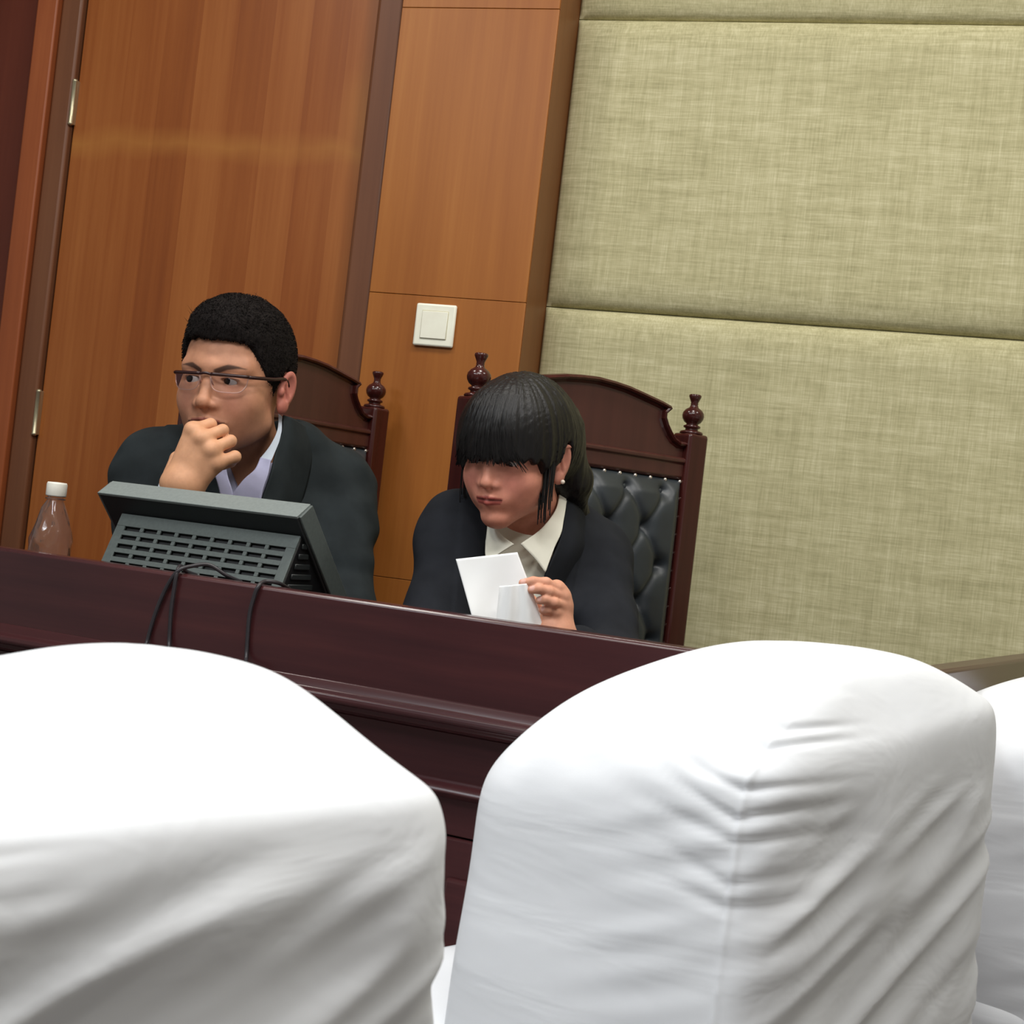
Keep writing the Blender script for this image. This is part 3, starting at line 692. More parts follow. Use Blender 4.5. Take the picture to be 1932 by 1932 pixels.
def sdf_obj(name, groups, lo, hi, vox, mat, parent=None, post=None, color=None, smooth_it=1):
    V, Q = vdb_mesh(groups, lo, hi, vox, post=post)
    if smooth_it:
        E = np.concatenate([Q[:, [0, 1]], Q[:, [1, 2]], Q[:, [2, 3]], Q[:, [3, 0]]]); cnt = np.bincount(E.ravel(), minlength=len(V))[:, None]
        for _ in range(smooth_it):
            A = np.zeros_like(V)
            for a in range(3): A[:, a] = np.bincount(E[:, 0], V[E[:, 1], a], len(V))+np.bincount(E[:, 1], V[E[:, 0], a], len(V))
            V = V*.5+.5*A/np.maximum(cnt, 1)
    me = bpy.data.meshes.new(name); me.vertices.add(len(V)); me.vertices.foreach_set('co', V.astype(np.float32).ravel())
    me.loops.add(len(Q)*4); me.loops.foreach_set('vertex_index', Q.astype(np.int32).ravel())
    me.polygons.add(len(Q)); me.polygons.foreach_set('loop_start', np.arange(0, len(Q)*4, 4, dtype=np.int32)); me.polygons.foreach_set('loop_total', np.full(len(Q), 4, np.int32))
    me.polygons.foreach_set('use_smooth', np.ones(len(Q), bool)); me.update(calc_edges=True); me.validate()
    me.materials.append(mat)
    if color is not None:
        ca = me.color_attributes.new('tone', 'FLOAT_COLOR', 'POINT'); c = color(V.astype(np.float32)); ca.data.foreach_set('color', np.concatenate([c, np.ones((len(c), 1))], 1).astype(np.float32).ravel())
    o = bpy.data.objects.new(name, me); link(o, parent); o['n'] = len(V); del o['n']
    return o, V, Q

# head in local metres: x = the subject's left, y = towards the back of the head, z up; origin between the eyes' level and the ears
def warp_f(p):
    q = p.copy(); q[:, 0] = p[:, 0]*np.where(p[:, 2] < .02, 1.04, 1.0); q[:, 2] = np.where(p[:, 2] < -.03, -.03+(p[:, 2]+.03)*1.22, p[:, 2]); return q
def warp_m(p):
    q = p.copy(); q[:, 2] = np.where(p[:, 2] < -.038, -.038+(p[:, 2]+.038)*1.13, p[:, 2]); return q
def head_fn(p, sex):
    f = sex == 'f'
    p = warp_f(p) if f else warp_m(p)
    d = ell(p, (0, .012, .037), (.077, .096, .086))
    d = smin(d, ell(p, (0, -.030, -.028), (.057 if f else .0605, .062, .080)), .03)
    jw = .0365 if f else .043; jz = -.056 if f else -.064; cy = .008 if f else 0
    for s in (-1, 1):
        d = smin(d, rc(p, (s*jw, -.004, jz+.004), (s*(.006 if f else .010), -.066+cy, -.104), .021, .015), .028)
        d = smin(d, sph(p, (s*.042, -.050, -.026), .022), .022); d = smin(d, ell(p, (s*.034, -.034, -.050), (.021, .032, .032) if f else (.018, .028, .030)), .03)
    d = smin(d, ell(p, (0, -.072+cy, -.102), (.017, .015, .013)), .018)
    # brow
    for s in (-1, 1): d = smin(d, rc(p, (s*.008, -.081, .020), (s*.046, -.064, .021), .006 if f else .009, .006 if f else .009), .016)
    # eye hollows, balls behind lids
    for s in (-1, 1):
        d = smax(d, -ell(p, (s*.032, -.098, .003), (.021, .016, .0125)), .012)
        lid = sph(p, (s*.031, -.0690, .001), .0148)
        d = smin(d, lid, .005)
        op = ell(p, (s*.0315, -.086, -.0002 if not f else -.0015), (.0140, .014, .0042 if not f else .003), Ry(s*.10))
        d = smax(d, -op, .0015)
    # nose
    nf = .003 if f else 0
    n = rc(p, (0, -.079+nf, .010), (0, -.100+nf, -.030), .0072, .0088)
    n = smin(n, ell(p, (0, -.0995+nf, -.034), (.0105, .0100, .0084)), .007)
    for s in (-1, 1): n = smin(n, ell(p, (s*.0125, -.0900+nf, -.0365), (.0075, .0095, .0072)), .005)
    d = smin(d, n, .010)
    for s in (-1, 1): d = smax(d, -ell(p, (s*.0062, -.0965+nf, -.0432), (.0036, .0050, .0030)), .002)
    # mouth
    d = smin(d, ell(p, (0, -.072, -.064), (.030, .020, .023)), .014)
    mw = 0 if f else .006
    up = smin(rc(p, (-.023-mw, -.0815, -.0645), (-.005, -.0935, -.0605), .0022, .0042), rc(p, (.023+mw, -.0815, -.0645), (.005, -.0935, -.0605), .0022, .0042), .003)
    lo_ = smin(rc(p, (-.021, -.0810, -.0665), (0, -.0915, -.0705), .0026, .0052), rc(p, (.021, -.0810, -.0665), (0, -.0915, -.0705), .0026, .0052), .004)
    d = smin(d, smin(up, lo_, .0015), .0035)
    ml = rc(p, (-.0235-mw, -.087, -.0655), (0, -.0985, -.0653), .0010, .0016); ml = np.minimum(ml, rc(p, (.0235+mw, -.087, -.0655), (0, -.0985, -.0653), .0010, .0016))
    d = smax(d, -ml, .0018)
    # ears
    for s in (-1, 1):
        R = Rz(s*-.42)@Rx(-.18)@Ry(s*.12)
        c = np.array((s*(.0790 if f else .0815), .012, -.004))
        e = ell(p, c, (.0065, .0165, .0305), R); e = smin(e, ell(p, c+np.array((s*-.002, -.006, -.027)), (.005, .009, .010), R), .008)
        e = smax(e, -ell(p, c+np.array((s*.0065, -.002, .003)), (.0065, .0095, .0200), R), .003)
        e = smin(e, rc(p, c+np.array((s*.001, -.004, .010)), c+np.array((s*.003, .002, -.016)), .0022, .0026), .003)
        e = smin(e, ell(p, c+np.array((s*-.002, -.0135, -.004)), (.004, .0045, .006), R), .004)
        d = smin(d, e, .006)
    return d
def tone(pl, base, lip, blush, ear, brow, browk=1.0, beard=0, nose=(0, 0, 0)):
    pl = warp_f(pl) if browk < 1 else warp_m(pl); base = np.array(lin(base)); c = np.tile(base, (len(pl), 1)); x, y, z = pl.T
    def blend(c, w, col): w = w[:, None]; return c*(1-w)+np.array(lin(col))*w
    ax = np.abs(x)
    w = np.exp(-(((ax-.038)/.020)**2+((z+.032)/.022)**2))*(y < -.01); c = blend(c, w*.55, blush)
    w = smooth01((ax-.070)/.006)*smooth01((y+.02)/.01)*smooth01((.04-y)/.01)*smooth01((z+.05)/.01)*smooth01((.04-z)/.01); c = blend(c, w*.7, ear)
    if beard: w = smooth01((-.045-z)/.02)*smooth01((-y-.01)/.03)*(z > -.14); c = blend(c, w*beard, (112, 82, 74))
    # lips
    up = smooth01((.0056-np.abs(z+.0622+.14*ax))/.0016)*smooth01((.0245-ax)/.002); lw = smooth01((.0068-np.abs(z+.0705-.12*ax))/.0018)*smooth01((.0225-ax)/.003)
    w = np.maximum(up, lw)*(y < -.072); c = blend(c, w*.9, lip)
    w = np.exp(-((z+.0655)/.0018)**2)*smooth01(((.0245 if browk < 1 else .031)-ax)/.002)*(y < -.070); c = blend(c, w*.9, tuple(v*.45 for v in lip))
    # brows
    zb = (.0150 if browk < 1 else .0115+.005*np.clip((ax-.008)/.02, 0, 1))+.005*np.sin(np.clip((ax-.010)/.045, 0, 1)*2.4); th = .0050*np.clip((.060-ax)/.03, .35, 1)
    w = smooth01((th-np.abs(z-zb))/.0022)*smooth01((ax-.008)/.004)*smooth01((.056-ax)/.006)*(y < -.04); c = blend(c, w*.85*browk, brow)
    # lash lines and lid folds
    w = np.exp(-(((z-(.0052-12*(ax-.031)**2)))/.0011)**2)*smooth01((.0150-np.abs(ax-.0315))/.003)*(y < -.06); c = blend(c, w*.75, (50, 32, 30))
    return c

def finger(p, P, r):
    d = rc(p, P[0], P[1], r[0], r[1])
    for i in range(1, len(P)-1): d = smin(d, rc(p, P[i], P[i+1], r[i], r[i+1]), .003)
    return d
def hand_fn(p, wrist, mcps, fingers, thumb, r=.0078, palm_off=None, thick=.012):
    """wrist: (left, right) points; mcps: four knuckles; fingers: list of joints from PIP on; thumb: joints."""
    W1, W2 = wrist; Wc = (W1+W2)/2
    d = rc(p, W1, W2, .017, .017)
    for m, wpt in zip(mcps, [W1, W1*.65+W2*.35, W1*.35+W2*.65, W2]):
        mp = m+(palm_off if palm_off is not None else 0)
        d = smin(d, rc(p, wpt, mp, .0165, thick), .014)
    for a, b in zip(mcps, mcps[1:]):
        po = palm_off if palm_off is not None else 0
        d = smin(d, rc(p, a+po, b+po, thick*.9, thick*.9), .008)
    fd = None
    for m, F in zip(mcps, fingers):
        q = finger(p, [m]+F, [r*1.12, r*1.06, r*.98, r*.86][:len(F)+1]); fd = q if fd is None else np.minimum(fd, q)
    d = smin(d, fd, .005)
    t = finger(p, thumb, [r*1.7, r*1.35, r*1.15, r*1.0][:len(thumb)]); return smin(d, t, .008)

def patch(name, curves, mat, parent, thick=.0016, n=10, m=14):
    """a cloth leaf spanned by two or more photo-measured curves, given as lists of world points"""
    C = []
    for cv in curves:
        q = np.array(catmull(cv, 12)); tt = np.linspace(0, len(q)-1, m*3); i = np.floor(tt).astype(int).clip(0, len(q)-2); C.append(q[i]+(q[i+1]-q[i])*(tt-i)[:, None])
    C = np.array(C); rows = []
    for k in range(m*3):
        rows.append(catmull([c[k] for c in C], n))
    G = np.array(rows); a, b, _ = G.shape; idx = np.arange(a*b).reshape(a, b)
    fs = np.stack([idx[:-1, :-1], idx[1:, :-1], idx[1:, 1:], idx[:-1, 1:]], -1).reshape(-1, 4)
    o = mesh_obj(name, G.reshape(-1, 3), fs, mat, parent, smooth=True)
    s = o.modifiers.new('solid', 'SOLIDIFY'); s.thickness = thick; s.offset = 0; return o
def hair_strands(name, roots, dirs, length, width, mat, parent, droop=0, seg=3, jitter=.3):
    n = len(roots); vs = []; fs = []
    up = np.array([0, 0, 1.])
    for i in range(n):
        p = roots[i].copy(); d = dirs[i]+RNG.normal(0, jitter, 3); d /= np.linalg.norm(d); L = length[i]/seg
        side = np.cross(d, RNG.normal(0, 1, 3)); side /= np.linalg.norm(side)+1e-9; b = len(vs)
        for k in range(seg):
            w = width*(1-k/seg)*.5; vs += [p-side*w, p+side*w]; d = d-up*droop; d /= np.linalg.norm(d); p = p+d*L
        vs.append(p)
        for k in range(seg-1): fs.append((b+2*k, b+2*k+1, b+2*k+3, b+2*k+2))
        fs.append((b+2*seg-2, b+2*seg-1, b+2*seg))
    return mesh_obj(name, vs, fs, mat, parent, smooth=True)
def ribbon_bm(bm, pts, w0, w1, nrm):
    pts = [np.array(p) for p in pts]; rows = []
    n = len(pts)
    for i, p in enumerate(pts):
        t = pts[min(i+1, n-1)]-pts[max(i-1, 0)]; t /= np.linalg.norm(t)+1e-9; N_ = nrm[i]; s = np.cross(t, N_); s /= np.linalg.norm(s)+1e-9
        f = i/(n-1); w = (w0*(1-f)+w1*f)*.5
        rows.append([bm.verts.new(p-s*w-N_*.0006), bm.verts.new(p+N_*.0006), bm.verts.new(p+s*w-N_*.0006)])
    for a, b in zip(rows, rows[1:]):
        for k in (0, 1): bm.faces.new((a[k], a[k+1], b[k+1], b[k]))

def eyes(parent, M, o, sc, look, sexz=0):
    for s in (-1, 1):
        c = np.array([s*.031, -.0690, .001]); bm = bmesh.new(); bmesh.ops.create_uvsphere(bm, u_segments=32, v_segments=20, radius=.0136*sc)
        eb = bm_obj('eye', bm, M_EYE, parent, smooth=True); wc = M@(c*sc)+o; eb.location = wc
        ld = M@np.array(look); ld /= np.linalg.norm(ld)
        bm = bmesh.new(); bmesh.ops.create_uvsphere(bm, u_segments=24, v_segments=16, radius=.0064*sc)
        for v in bm.verts: v.co.z *= .35
        ir = bm_obj('iris', bm, M_IRIS, eb, smooth=True); ir.location = ld*.0120*sc; ir.rotation_euler = Vector(ld).to_track_quat('Z', 'Y').to_euler()
# ================================================================== the man
def person_M(yaw, pitch, roll): return (Rz(yaw)@Rx(pitch)@Ry(roll)).astype(np.float64)
man = empty('person'); tag(man, 'man in glasses and a dark suit resting his fist against his mouth', 'person')
mo = at(443, 724, 2.56); mM = person_M(math.radians(-16), math.radians(3), math.radians(-1)); mS = 1.05
man.location = (at(470, 1200, 2.72)[0], 2.72, 0)
def inv(o): o.matrix_parent_inverse = o.parent.matrix_world.inverted() if o.parent else Matrix()
bpy.context.view_layer.update()
def hl(p, o, M, s): return ((p-o)@M/s).astype(np.float32)
nb = at(482, 905, 2.66)
nh = mM@(np.array([0, .030, -.050])*mS)+mo; nh2 = mM@(np.array([0, .022, -.10])*mS)+mo
SRm, SLm = at(287, 888, 2.60), at(635, 922, 2.73)
ERm, ELm = at(268, 1150, 2.52), at(648, 1160, 2.56)
WRm = at(341, 942, 2.42); WLm = at(560, 1225, 2.42)
def torso_fn(p, SR, SL, nbp, chL, chR, belly, rs, rch, dr=0):
    d = rc(p, chR, chL, rch-dr, rch-dr); d = smin(d, rc(p, (chR+chL)/2, belly, rch*1.08-dr, rch*1.12-dr), .08)
    d = smin(d, rc(p, SR, nbp+(SR-nbp)*.25, rs-dr, rs*1.02-dr), .05); d = smin(d, rc(p, SL, nbp+(SL-nbp)*.25, rs-dr, rs*1.02-dr), .05)
    return d
mch = dict(SR=SRm, SL=SLm, nbp=nb, chL=at(585, 1035, 2.70), chR=at(345, 1010, 2.64), belly=at(470, 1260, 2.72), rs=.060, rch=.105)
def m_head(p): return head_fn(hl(p, mo, mM, mS), 'm')*mS
def m_neck(p): return smin(rc(p, nh, nb, .050, .053), rc(p, nb, nb+np.array([0, .02, -.05]), .056, .065), .03)
def m_torso(p): return torso_fn(p, dr=.016, **mch)
def m_arms(p):
    d = rc(p, SRm, ERm, .044, .038); d = smin(d, rc(p, ERm, WRm, .038, .027), .02)
    e = rc(p, SLm, ELm, .044, .038); e = smin(e, rc(p, ELm, WLm, .036, .026), .02); return np.minimum(d, e)
dpt = 2.395
mc = [at(362, 811, dpt+.012), at(380, 827, dpt+.002), at(397, 849, dpt), at(407, 874, dpt+.006)]
mf = []
for (px, py), (mx, my) in zip([(395, 800), (420, 812), (435, 832), (444, 862)], [(362, 811), (380, 827), (397, 849), (407, 874)]):
    mf.append([at(px, py, dpt+.026), at(px-9, py+9, dpt+.042), at(px-24, py+16, dpt+.046)])
for q, dd in ((0, .010), (3, -.004)): mf[q][0] = mf[q][0]+np.array([0, dd, 0])
mt = [at(322, 905, dpt+.03), at(335, 866, dpt+.048), at(362, 848, dpt+.056), at(386, 840, dpt+.058)]
m_wr = (at(327, 912, dpt+.014), at(361, 918, dpt+.014))
def m_hand(p): return smin(hand_fn(p, m_wr, mc, mf, mt, r=.0088, palm_off=np.array([0, .006, 0]), thick=.0125), rc(p, (m_wr[0]+m_wr[1])/2, WRm, .028, .028), .012)
lhm = WLm+np.array([-.01, -.03, -.005])
lmc = [WLm+np.array([-.03, -.06, .0]), WLm+np.array([-.05, -.055, .0]), WLm+np.array([-.068, -.045, 0]), WLm+np.array([-.082, -.03, -.002])]
def m_hand2(p): return hand_fn(p, (WLm+np.array([.01, -.01, 0]), WLm+np.array([-.02, .005, 0])), lmc, [[q+np.array([-.02, -.03, .002]), q+np.array([-.035, -.047, -.006]), q+np.array([-.045, -.055, -.012])] for q in lmc], [WLm+np.array([.01, -.02, -.0]), WLm+np.array([.02, -.05, -.004]), WLm+np.array([.015, -.075, -.008])], r=.0080)
def m_color(V):
    pl = hl(V, mo, mM, mS); c = tone(pl, (200, 143, 112), (150, 86, 76), (196, 132, 112), (196, 112, 104), (40, 28, 28), 1.0, .18)
    far = (pl[:, 2] < -.13) | (np.abs(pl[:, 0]) > .2) | (pl[:, 1] < -.135); c[far] = lin((200, 144, 112))
    hd = m_hand(V) < .004; c[hd] = lin((222, 166, 128)); return c
allm = np.array([SRm, SLm, ERm, ELm, WRm, WLm, mo, nb, mch['belly']]+lmc); lo = allm.min(0)-.16; hi = allm.max(0)+.16; lo[2] = max(lo[2], .66)
body_m, Vm, Qm = sdf_obj('body', [(m_head, .01), (m_neck, .03), (m_torso, .03), (m_arms, .02), (m_hand, .004), (m_hand2, .012)], lo, hi, .0016, M_SKIN, man, color=m_color)
inv(body_m)
# hair
def hairline(y, P): return np.interp(y, [q[0] for q in P], [q[1] for q in P])
HM = [(-.13, .062), (-.075, .062), (-.060, .058), (-.050, .036), (-.036, .016), (-.026, .000), (-.016, -.018), (-.004, -.018), (.004, .020), (.014, .030), (.028, .020), (.034, -.03), (.06, -.06), (.12, -.07)]
def m_hair_l(q):
    d = ell(q, (0, .014, .041), (.0830, .101, .0925)); d = smin(d, ell(q, (0, -.012, .082), (.060, .074, .044)), .03)
    n = (vnoise(q*60, 4)-.5)*.003+(vnoise(q*260, 5)-.5)*.0012
    wob = (vnoise(q*np.array([160, 20, 20]), 6)-.5)*.010
    return smax(d+n, (hairline(q[:, 1], HM)+wob-q[:, 2]).astype(np.float32), .004)
def m_hair(p): return m_hair_l(hl(p, mo, mM, mS))*mS
hm, Vh, Qh = sdf_obj('hair', [(m_hair, .01)], mo-.16, mo+.17, .0022, M_HAIR_M, man); inv(hm)
nrm = np.zeros(len(hm.data.vertices)*3); hm.data.vertices.foreach_get('normal', nrm); nrm = nrm.reshape(-1, 3)
VL = hl(Vh, mo, mM, mS)
okp = np.where((np.sqrt((((VL-np.array([0, .014, .042]))/np.array([.0815, .101, .0935]))**2).sum(1)) > .93))[0]
sel = RNG.choice(okp, 16000)
dirs = nrm[sel]*1.0+(mM@np.array([0, -.35, .25]))
st = hair_strands('short_hair_strands', Vh[sel]-nrm[sel]*.002, dirs, RNG.uniform(.006, .011, len(sel))+.005*smooth01((VL[sel, 2]-.06)/.05), .0009, M_HAIR_M, hm, seg=2, jitter=.35); st['kind'] = 'stuff'
eyes(man, mM, mo, mS, (-.36, -1, .02))
for o in [c for c in man.children if c.name.startswith('eye')]: inv(o)
# glasses
def gw(p): return mM@(np.array(p)*mS)+mo
gl = empty('glasses', None, man); inv(gl)
def curve_head(x, z, off=0): return (x, -.099-off+1.9*x*x*3.2, z)
top = [gw(curve_head(x, .0125-.9*abs(x)**2*2)) for x in np.linspace(-.060, .060, 25)]
def gtube(name, pts, r, mat): o = bm_obj(name, tube_bm(pts, r, 8), mat, gl, smooth=True); inv(o); return o
for s in (-1, 1):
    xs = np.linspace(.009, .060, 12); t_ = [gw(curve_head(s*x, .0090)) for x in xs]
    gtube('brow_bar', t_, .0027, M_GLASS_D)
    rim = [(.009, .009), (.0088, .001), (.012, -.010), (.020, -.0155), (.035, -.0165), (.050, -.0145), (.057, -.006), (.059, .003), (.060, .009)]
    rp = catmull([gw(curve_head(s*x, z)) for x, z in rim], 5); gtube('lens_rim', rp, .0008, M_GLASS_R)
    gtube('temple', catmull([gw(curve_head(s*.060, .0085)), gw((s*.070, -.060, .0090)), gw((s*.078, -.030, .010)), gw((s*.082, .004, .012)), gw((s*.082, .022, -.004))], 6), .0028, M_GLASS_D)
    ring = [gw(curve_head(s*x, z)) for x, z in rim]+[gw(curve_head(s*x, .009)) for x in (.045, .03, .018)]
    cc = np.mean(ring, 0); lv = [cc]+ring; o = mesh_obj('lens', lv, [(0, i, i % (len(ring))+1) for i in range(1, len(ring)+1)], M_LENS, gl, smooth=True); inv(o)
    sm = o.modifiers.new('solid', 'SOLIDIFY'); sm.thickness = .001
    gtube('nose_pad', [gw((s*.0085, -.099, .004)), gw((s*.0095, -.093, -.003)), gw((s*.0105, -.090, -.008))], .0014, M_GLASS_R)
gtube('bridge', [gw(curve_head(x, .0080+.002*math.cos(x*150))) for x in np.linspace(-.010, .010, 7)], .0022, M_GLASS_D)

# clothes
def halfspace(p, a, b, side):
    # plane through photo-measured line a-b and going straight back; positive on 'side' of it
    dv = (b-a)/np.linalg.norm(b-a); n = np.cross(dv, np.array([0, 1., 0])); n /= np.linalg.norm(n)
    if n[0]*side < 0: n = -n
    return ((p-a)@n).astype(np.float32)
mRa, mRb = at(533, 800, 2.5), at(487, 955, 2.5); mLa, mLb = at(352, 800, 2.5), at(422, 945, 2.5)
def fold_noise(p, s=1, seed=0): return ((vnoise(p*np.array([9, 9, 26])*s, seed)-.5)*.015+(vnoise(p*np.array([30, 30, 34])*s, seed+1)-.5)*.004).astype(np.float32)
def m_jk(p):
    d = torso_fn(p, **mch)
    d = smin(d, smin(rc(p, SRm, ERm, .062, .055), rc(p, ERm, ERm+(WRm-ERm)*.90, .052, .041), .03), .03)
    d = smin(d, smin(rc(p, SLm, ELm, .064, .056), rc(p, ELm, ELm+(WLm-ELm)*.75, .053, .044), .03), .03)
    d = smin(d, rc(p, at(548, 858, 2.68), nb+(SLm-nb)*.7, .060, .058), .04); d = smin(d, rc(p, at(378, 850, 2.67), nb+(SRm-nb)*.8, .056, .056), .04)
    return d+fold_noise(p, 1, 31)
def m_cut(p, d):
    v = np.maximum(halfspace(p, mRa, mRb, 1), halfspace(p, mLa, mLb, -1)); v = np.maximum(v, (p[:, 1]-(nb[1]+.01)).astype(np.float32))
    # lapels: a raised band along the opening
    w = smooth01((.050-v)/.004)*smooth01((nb[1]-.03-p[:, 1])/.02); d = d-(.0030*w).astype(np.float32)
    d = smax(d, -v, .004)
    nk = rc(p, nh, nb+np.array([0, 0, -.02]), .053, .056); return smax(d, -nk, .006)
jm, _, _ = sdf_obj('jacket', [(m_jk, .02)], lo-.03, hi+.03, .003, M_JACKET_M, man, post=m_cut); inv(jm)
def m_sh(p): return smin(torso_fn(p, dr=.009, **mch), rc(p, nb, nb+np.array([.0, -.02, -.10]), .072, .09), .04)+fold_noise(p, 1.5, 51)*.5
mVa, mVb, mVc, mVd = at(524, 800, 2.5), at(440, 930, 2.5), at(405, 850, 2.5), at(438, 930, 2.5)
def m_scut(p, d):
    v = np.maximum(halfspace(p, mVa, mVb, 1), halfspace(p, mVc, mVd, -1)); v = np.maximum(v, (p[:, 1]-nb[1]).astype(np.float32)); d = smax(d, -v, .003)
    nk = rc(p, nh, nb, .051, .054); d = smax(d, -nk, .004)
    jv = np.maximum(halfspace(p, mRa, mRb, 1), halfspace(p, mLa, mLb, -1)); d = smax(d, (jv-.012).astype(np.float32), .003)
    return smax(d, (.80-p[:, 2]).astype(np.float32), .004)
sm_, _, _ = sdf_obj('shirt', [(m_sh, .02)], nb-np.array([.2, .2, .2]), nb+np.array([.2, .16, .14]), .0026, M_SHIRT_M, man, post=m_scut); inv(sm_)
D = 2.535
o = patch('shirt_collar', [[at(532, 786, D+.03), at(530, 822, D+.01), at(516, 860, D-.01), at(509, 875, D-.02)], [at(526, 782, D+.035), at(523, 812, D+.012), at(509, 842, D-.004), at(491, 866, D-.012)]], M_COLLAR_M, man, .003); inv(o)
o = patch('collar_leaf', [[at(511, 868, D-.022), at(506, 895, D-.03), at(496, 925, D-.035), at(489, 962, D-.035)], [at(492, 864, D-.012), at(481, 886, D-.026), at(460, 905, D-.03), at(437, 934, D-.03)]], M_SHIRT_M, man, .003); inv(o)
o = patch('collar_leaf', [[at(405, 895, D-.03), at(411, 915, D-.034), at(417, 940, D-.036), at(424, 960, D-.036)], [at(426, 880, D-.02), at(430, 900, D-.026), at(436, 918, D-.03), at(440, 935, D-.03)]], M_SHIRT_M, man, .003); inv(o)
o = patch('lapel', [[at(534, 784, D+.03), at(533, 812, D+.012), at(519, 858, D-.008), at(510, 895, D-.022), at(494, 942, D-.028), at(487, 975, D-.03)], [at(552, 790, D+.04), at(554, 830, D+.030), at(546, 880, D+.018), at(536, 930, D+.006), at(524, 985, D-.006)], [at(578, 805, 2.66), at(590, 850, 2.645), at(582, 900, 2.62), at(565, 960, 2.60), at(548, 1010, 2.60)]], M_JACKET_M, man, .003); inv(o)
cf = (WRm-ERm); cf /= np.linalg.norm(cf); cuffp = ERm+(WRm-ERm)*.985
bm = tube_bm([cuffp-cf*.02, cuffp+cf*.004, cuffp+cf*.016, cuffp+cf*.020], [.036, .0385, .0385, .0355], 40); o = bm_obj('shirt_cuff', bm, M_COLLAR_M, man, smooth=True); inv(o)

# trousers and shoes, below the bench top
def trousers(parent, belly, side, fwd, mat, r=.085):
    hipc = np.array([belly[0]+.03, belly[1]+.09, .57]); fw = np.array(fwd)/np.linalg.norm(fwd); sd = np.array([-fw[1], fw[0], 0])
    def fn(p):
        d = rc(p, hipc-sd*.09, hipc+sd*.09, .115, .115); d = smin(d, rc(p, hipc, np.array([belly[0], belly[1], .74]), .12, .115), .05)
        for s in (-1, 1):
            hp = hipc+sd*.09*s-np.array([0, 0, .02]); kn = hp+fw*.35+sd*.03*s+np.array([0, 0, -.01]); an = kn+np.array([0, 0, -.45])-fw*.08
            d = smin(d, rc(p, hp, kn, .088, .066), .03); d = smin(d, rc(p, kn, an, .064, .050), .03)
        return d
    o, _, _ = sdf_obj('trousers', [(fn, .02)], hipc+np.array([-.65, -.65, -.56]), hipc+np.array([.65, .35, .3]), .006, mat, parent); inv(o)
    for s in (-1, 1):
        hp = hipc+sd*.09*s; an = hp+fw*.27+sd*.03*s; an[2] = .05
        def sf(p): return smax(smin(rc(p, an+fw*.02, an+fw*.16, .045, .036), rc(p, an, an+np.array([0, 0, .06]), .042, .045), .02), (.004-p[:, 2]).astype(np.float32), .003)
        o, _, _ = sdf_obj('shoe', [(sf, .01)], an+np.array([-.25, -.25, -.06]), an+np.array([.25, .25, .14]), .005, M_BLACK, parent); inv(o)
trousers(man, mch['belly'], None, (-.35, -1, 0), M_JACKET_M)

# ================================================================== the woman
wom = empty('person'); tag(wom, 'young woman with a black fringe and dark suit reading a white sheet', 'person')
wom.location = (at(990, 1200, 2.42)[0], 2.42, 0); bpy.context.view_layer.update()
wo = at(974, 862, 2.30); wM = person_M(math.radians(-27), math.radians(10), math.radians(0)); wS = .905
wnb = at(1012, 1010, 2.40); wnh = wM@(np.array([0, .030, -.050])*wS)+wo
SRw, SLw = at(862, 1005, 2.36), at(1128, 1052, 2.48)
ERw, ELw = at(806, 1228, 2.24), at(1142, 1255, 2.26)
WRw, WLw = at(905, 1300, 2.16), at(1053, 1212, 2.105)
wch = dict(SR=SRw, SL=SLw, nbp=wnb, chL=at(1085, 1130, 2.45), chR=at(900, 1105, 2.39), belly=at(985, 1330, 2.44), rs=.050, rch=.088)
def w_head(p): return head_fn(hl(p, wo, wM, wS), 'f')*wS
def w_neck(p): return smin(rc(p, wnh, wnb, .043, .048), rc(p, wnb, wnb+np.array([0, .02, -.05]), .05, .06), .03)
def w_torso(p): return torso_fn(p, dr=.014, **wch)
def w_arms(p):
    d = rc(p, SRw, ERw, .036, .032); d = smin(d, rc(p, ERw, WRw, .032, .023), .02)
    e = rc(p, SLw, ELw, .036, .032); e = smin(e, rc(p, ELw, WLw, .031, .022), .02); return np.minimum(d, e)
h0 = 2.095
wmc = [at(1050, 1110, h0-.004), at(1060, 1125, h0), at(1064, 1143, h0+.004), at(1062, 1160, h0+.010)]
wf = [[at(1030, 1099, h0-.012), at(1006, 1097, h0-.018), at(986, 1100, h0-.018)],
      [at(1036, 1116, h0-.018), at(1017, 1111, h0-.024), at(1003, 1113, h0-.022)],
      [at(1045, 1137, h0-.018), at(1029, 1131, h0-.022), at(1018, 1133, h0-.018)],
      [at(1048, 1155, h0-.010), at(1035, 1150, h0-.014), at(1024, 1151, h0-.010)]]
wt = [at(1040, 1190, h0+.018), at(1022, 1160, h0+.022), at(1004, 1135, h0+.018), at(992, 1118, h0+.012)]
w_wr = (at(1036, 1196, h0+.002), at(1056, 1200, h0+.010))
def w_hand(p): return smin(hand_fn(p, w_wr, wmc, wf, wt, r=.0064, palm_off=np.array([0, .008, 0]), thick=.0098), rc(p, (w_wr[0]+w_wr[1])/2, WLw, .0235, .0235), .012)
rmc = [WRw+np.array([.005, -.06, .012]), WRw+np.array([.02, -.055, .006]), WRw+np.array([.033, -.046, .0]), WRw+np.array([.042, -.035, -.004])]
def w_hand2(p): return hand_fn(p, (WRw+np.array([-.012, -.005, 0]), WRw+np.array([.015, .004, 0])), rmc, [[q+np.array([.01, -.026, .01]), q+np.array([.012, -.040, .022]), q+np.array([.008, -.044, .036])] for q in rmc], [WRw+np.array([-.01, -.02, .008]), WRw+np.array([-.012, -.045, .024]), WRw+np.array([-.002, -.062, .036])], r=.0064)
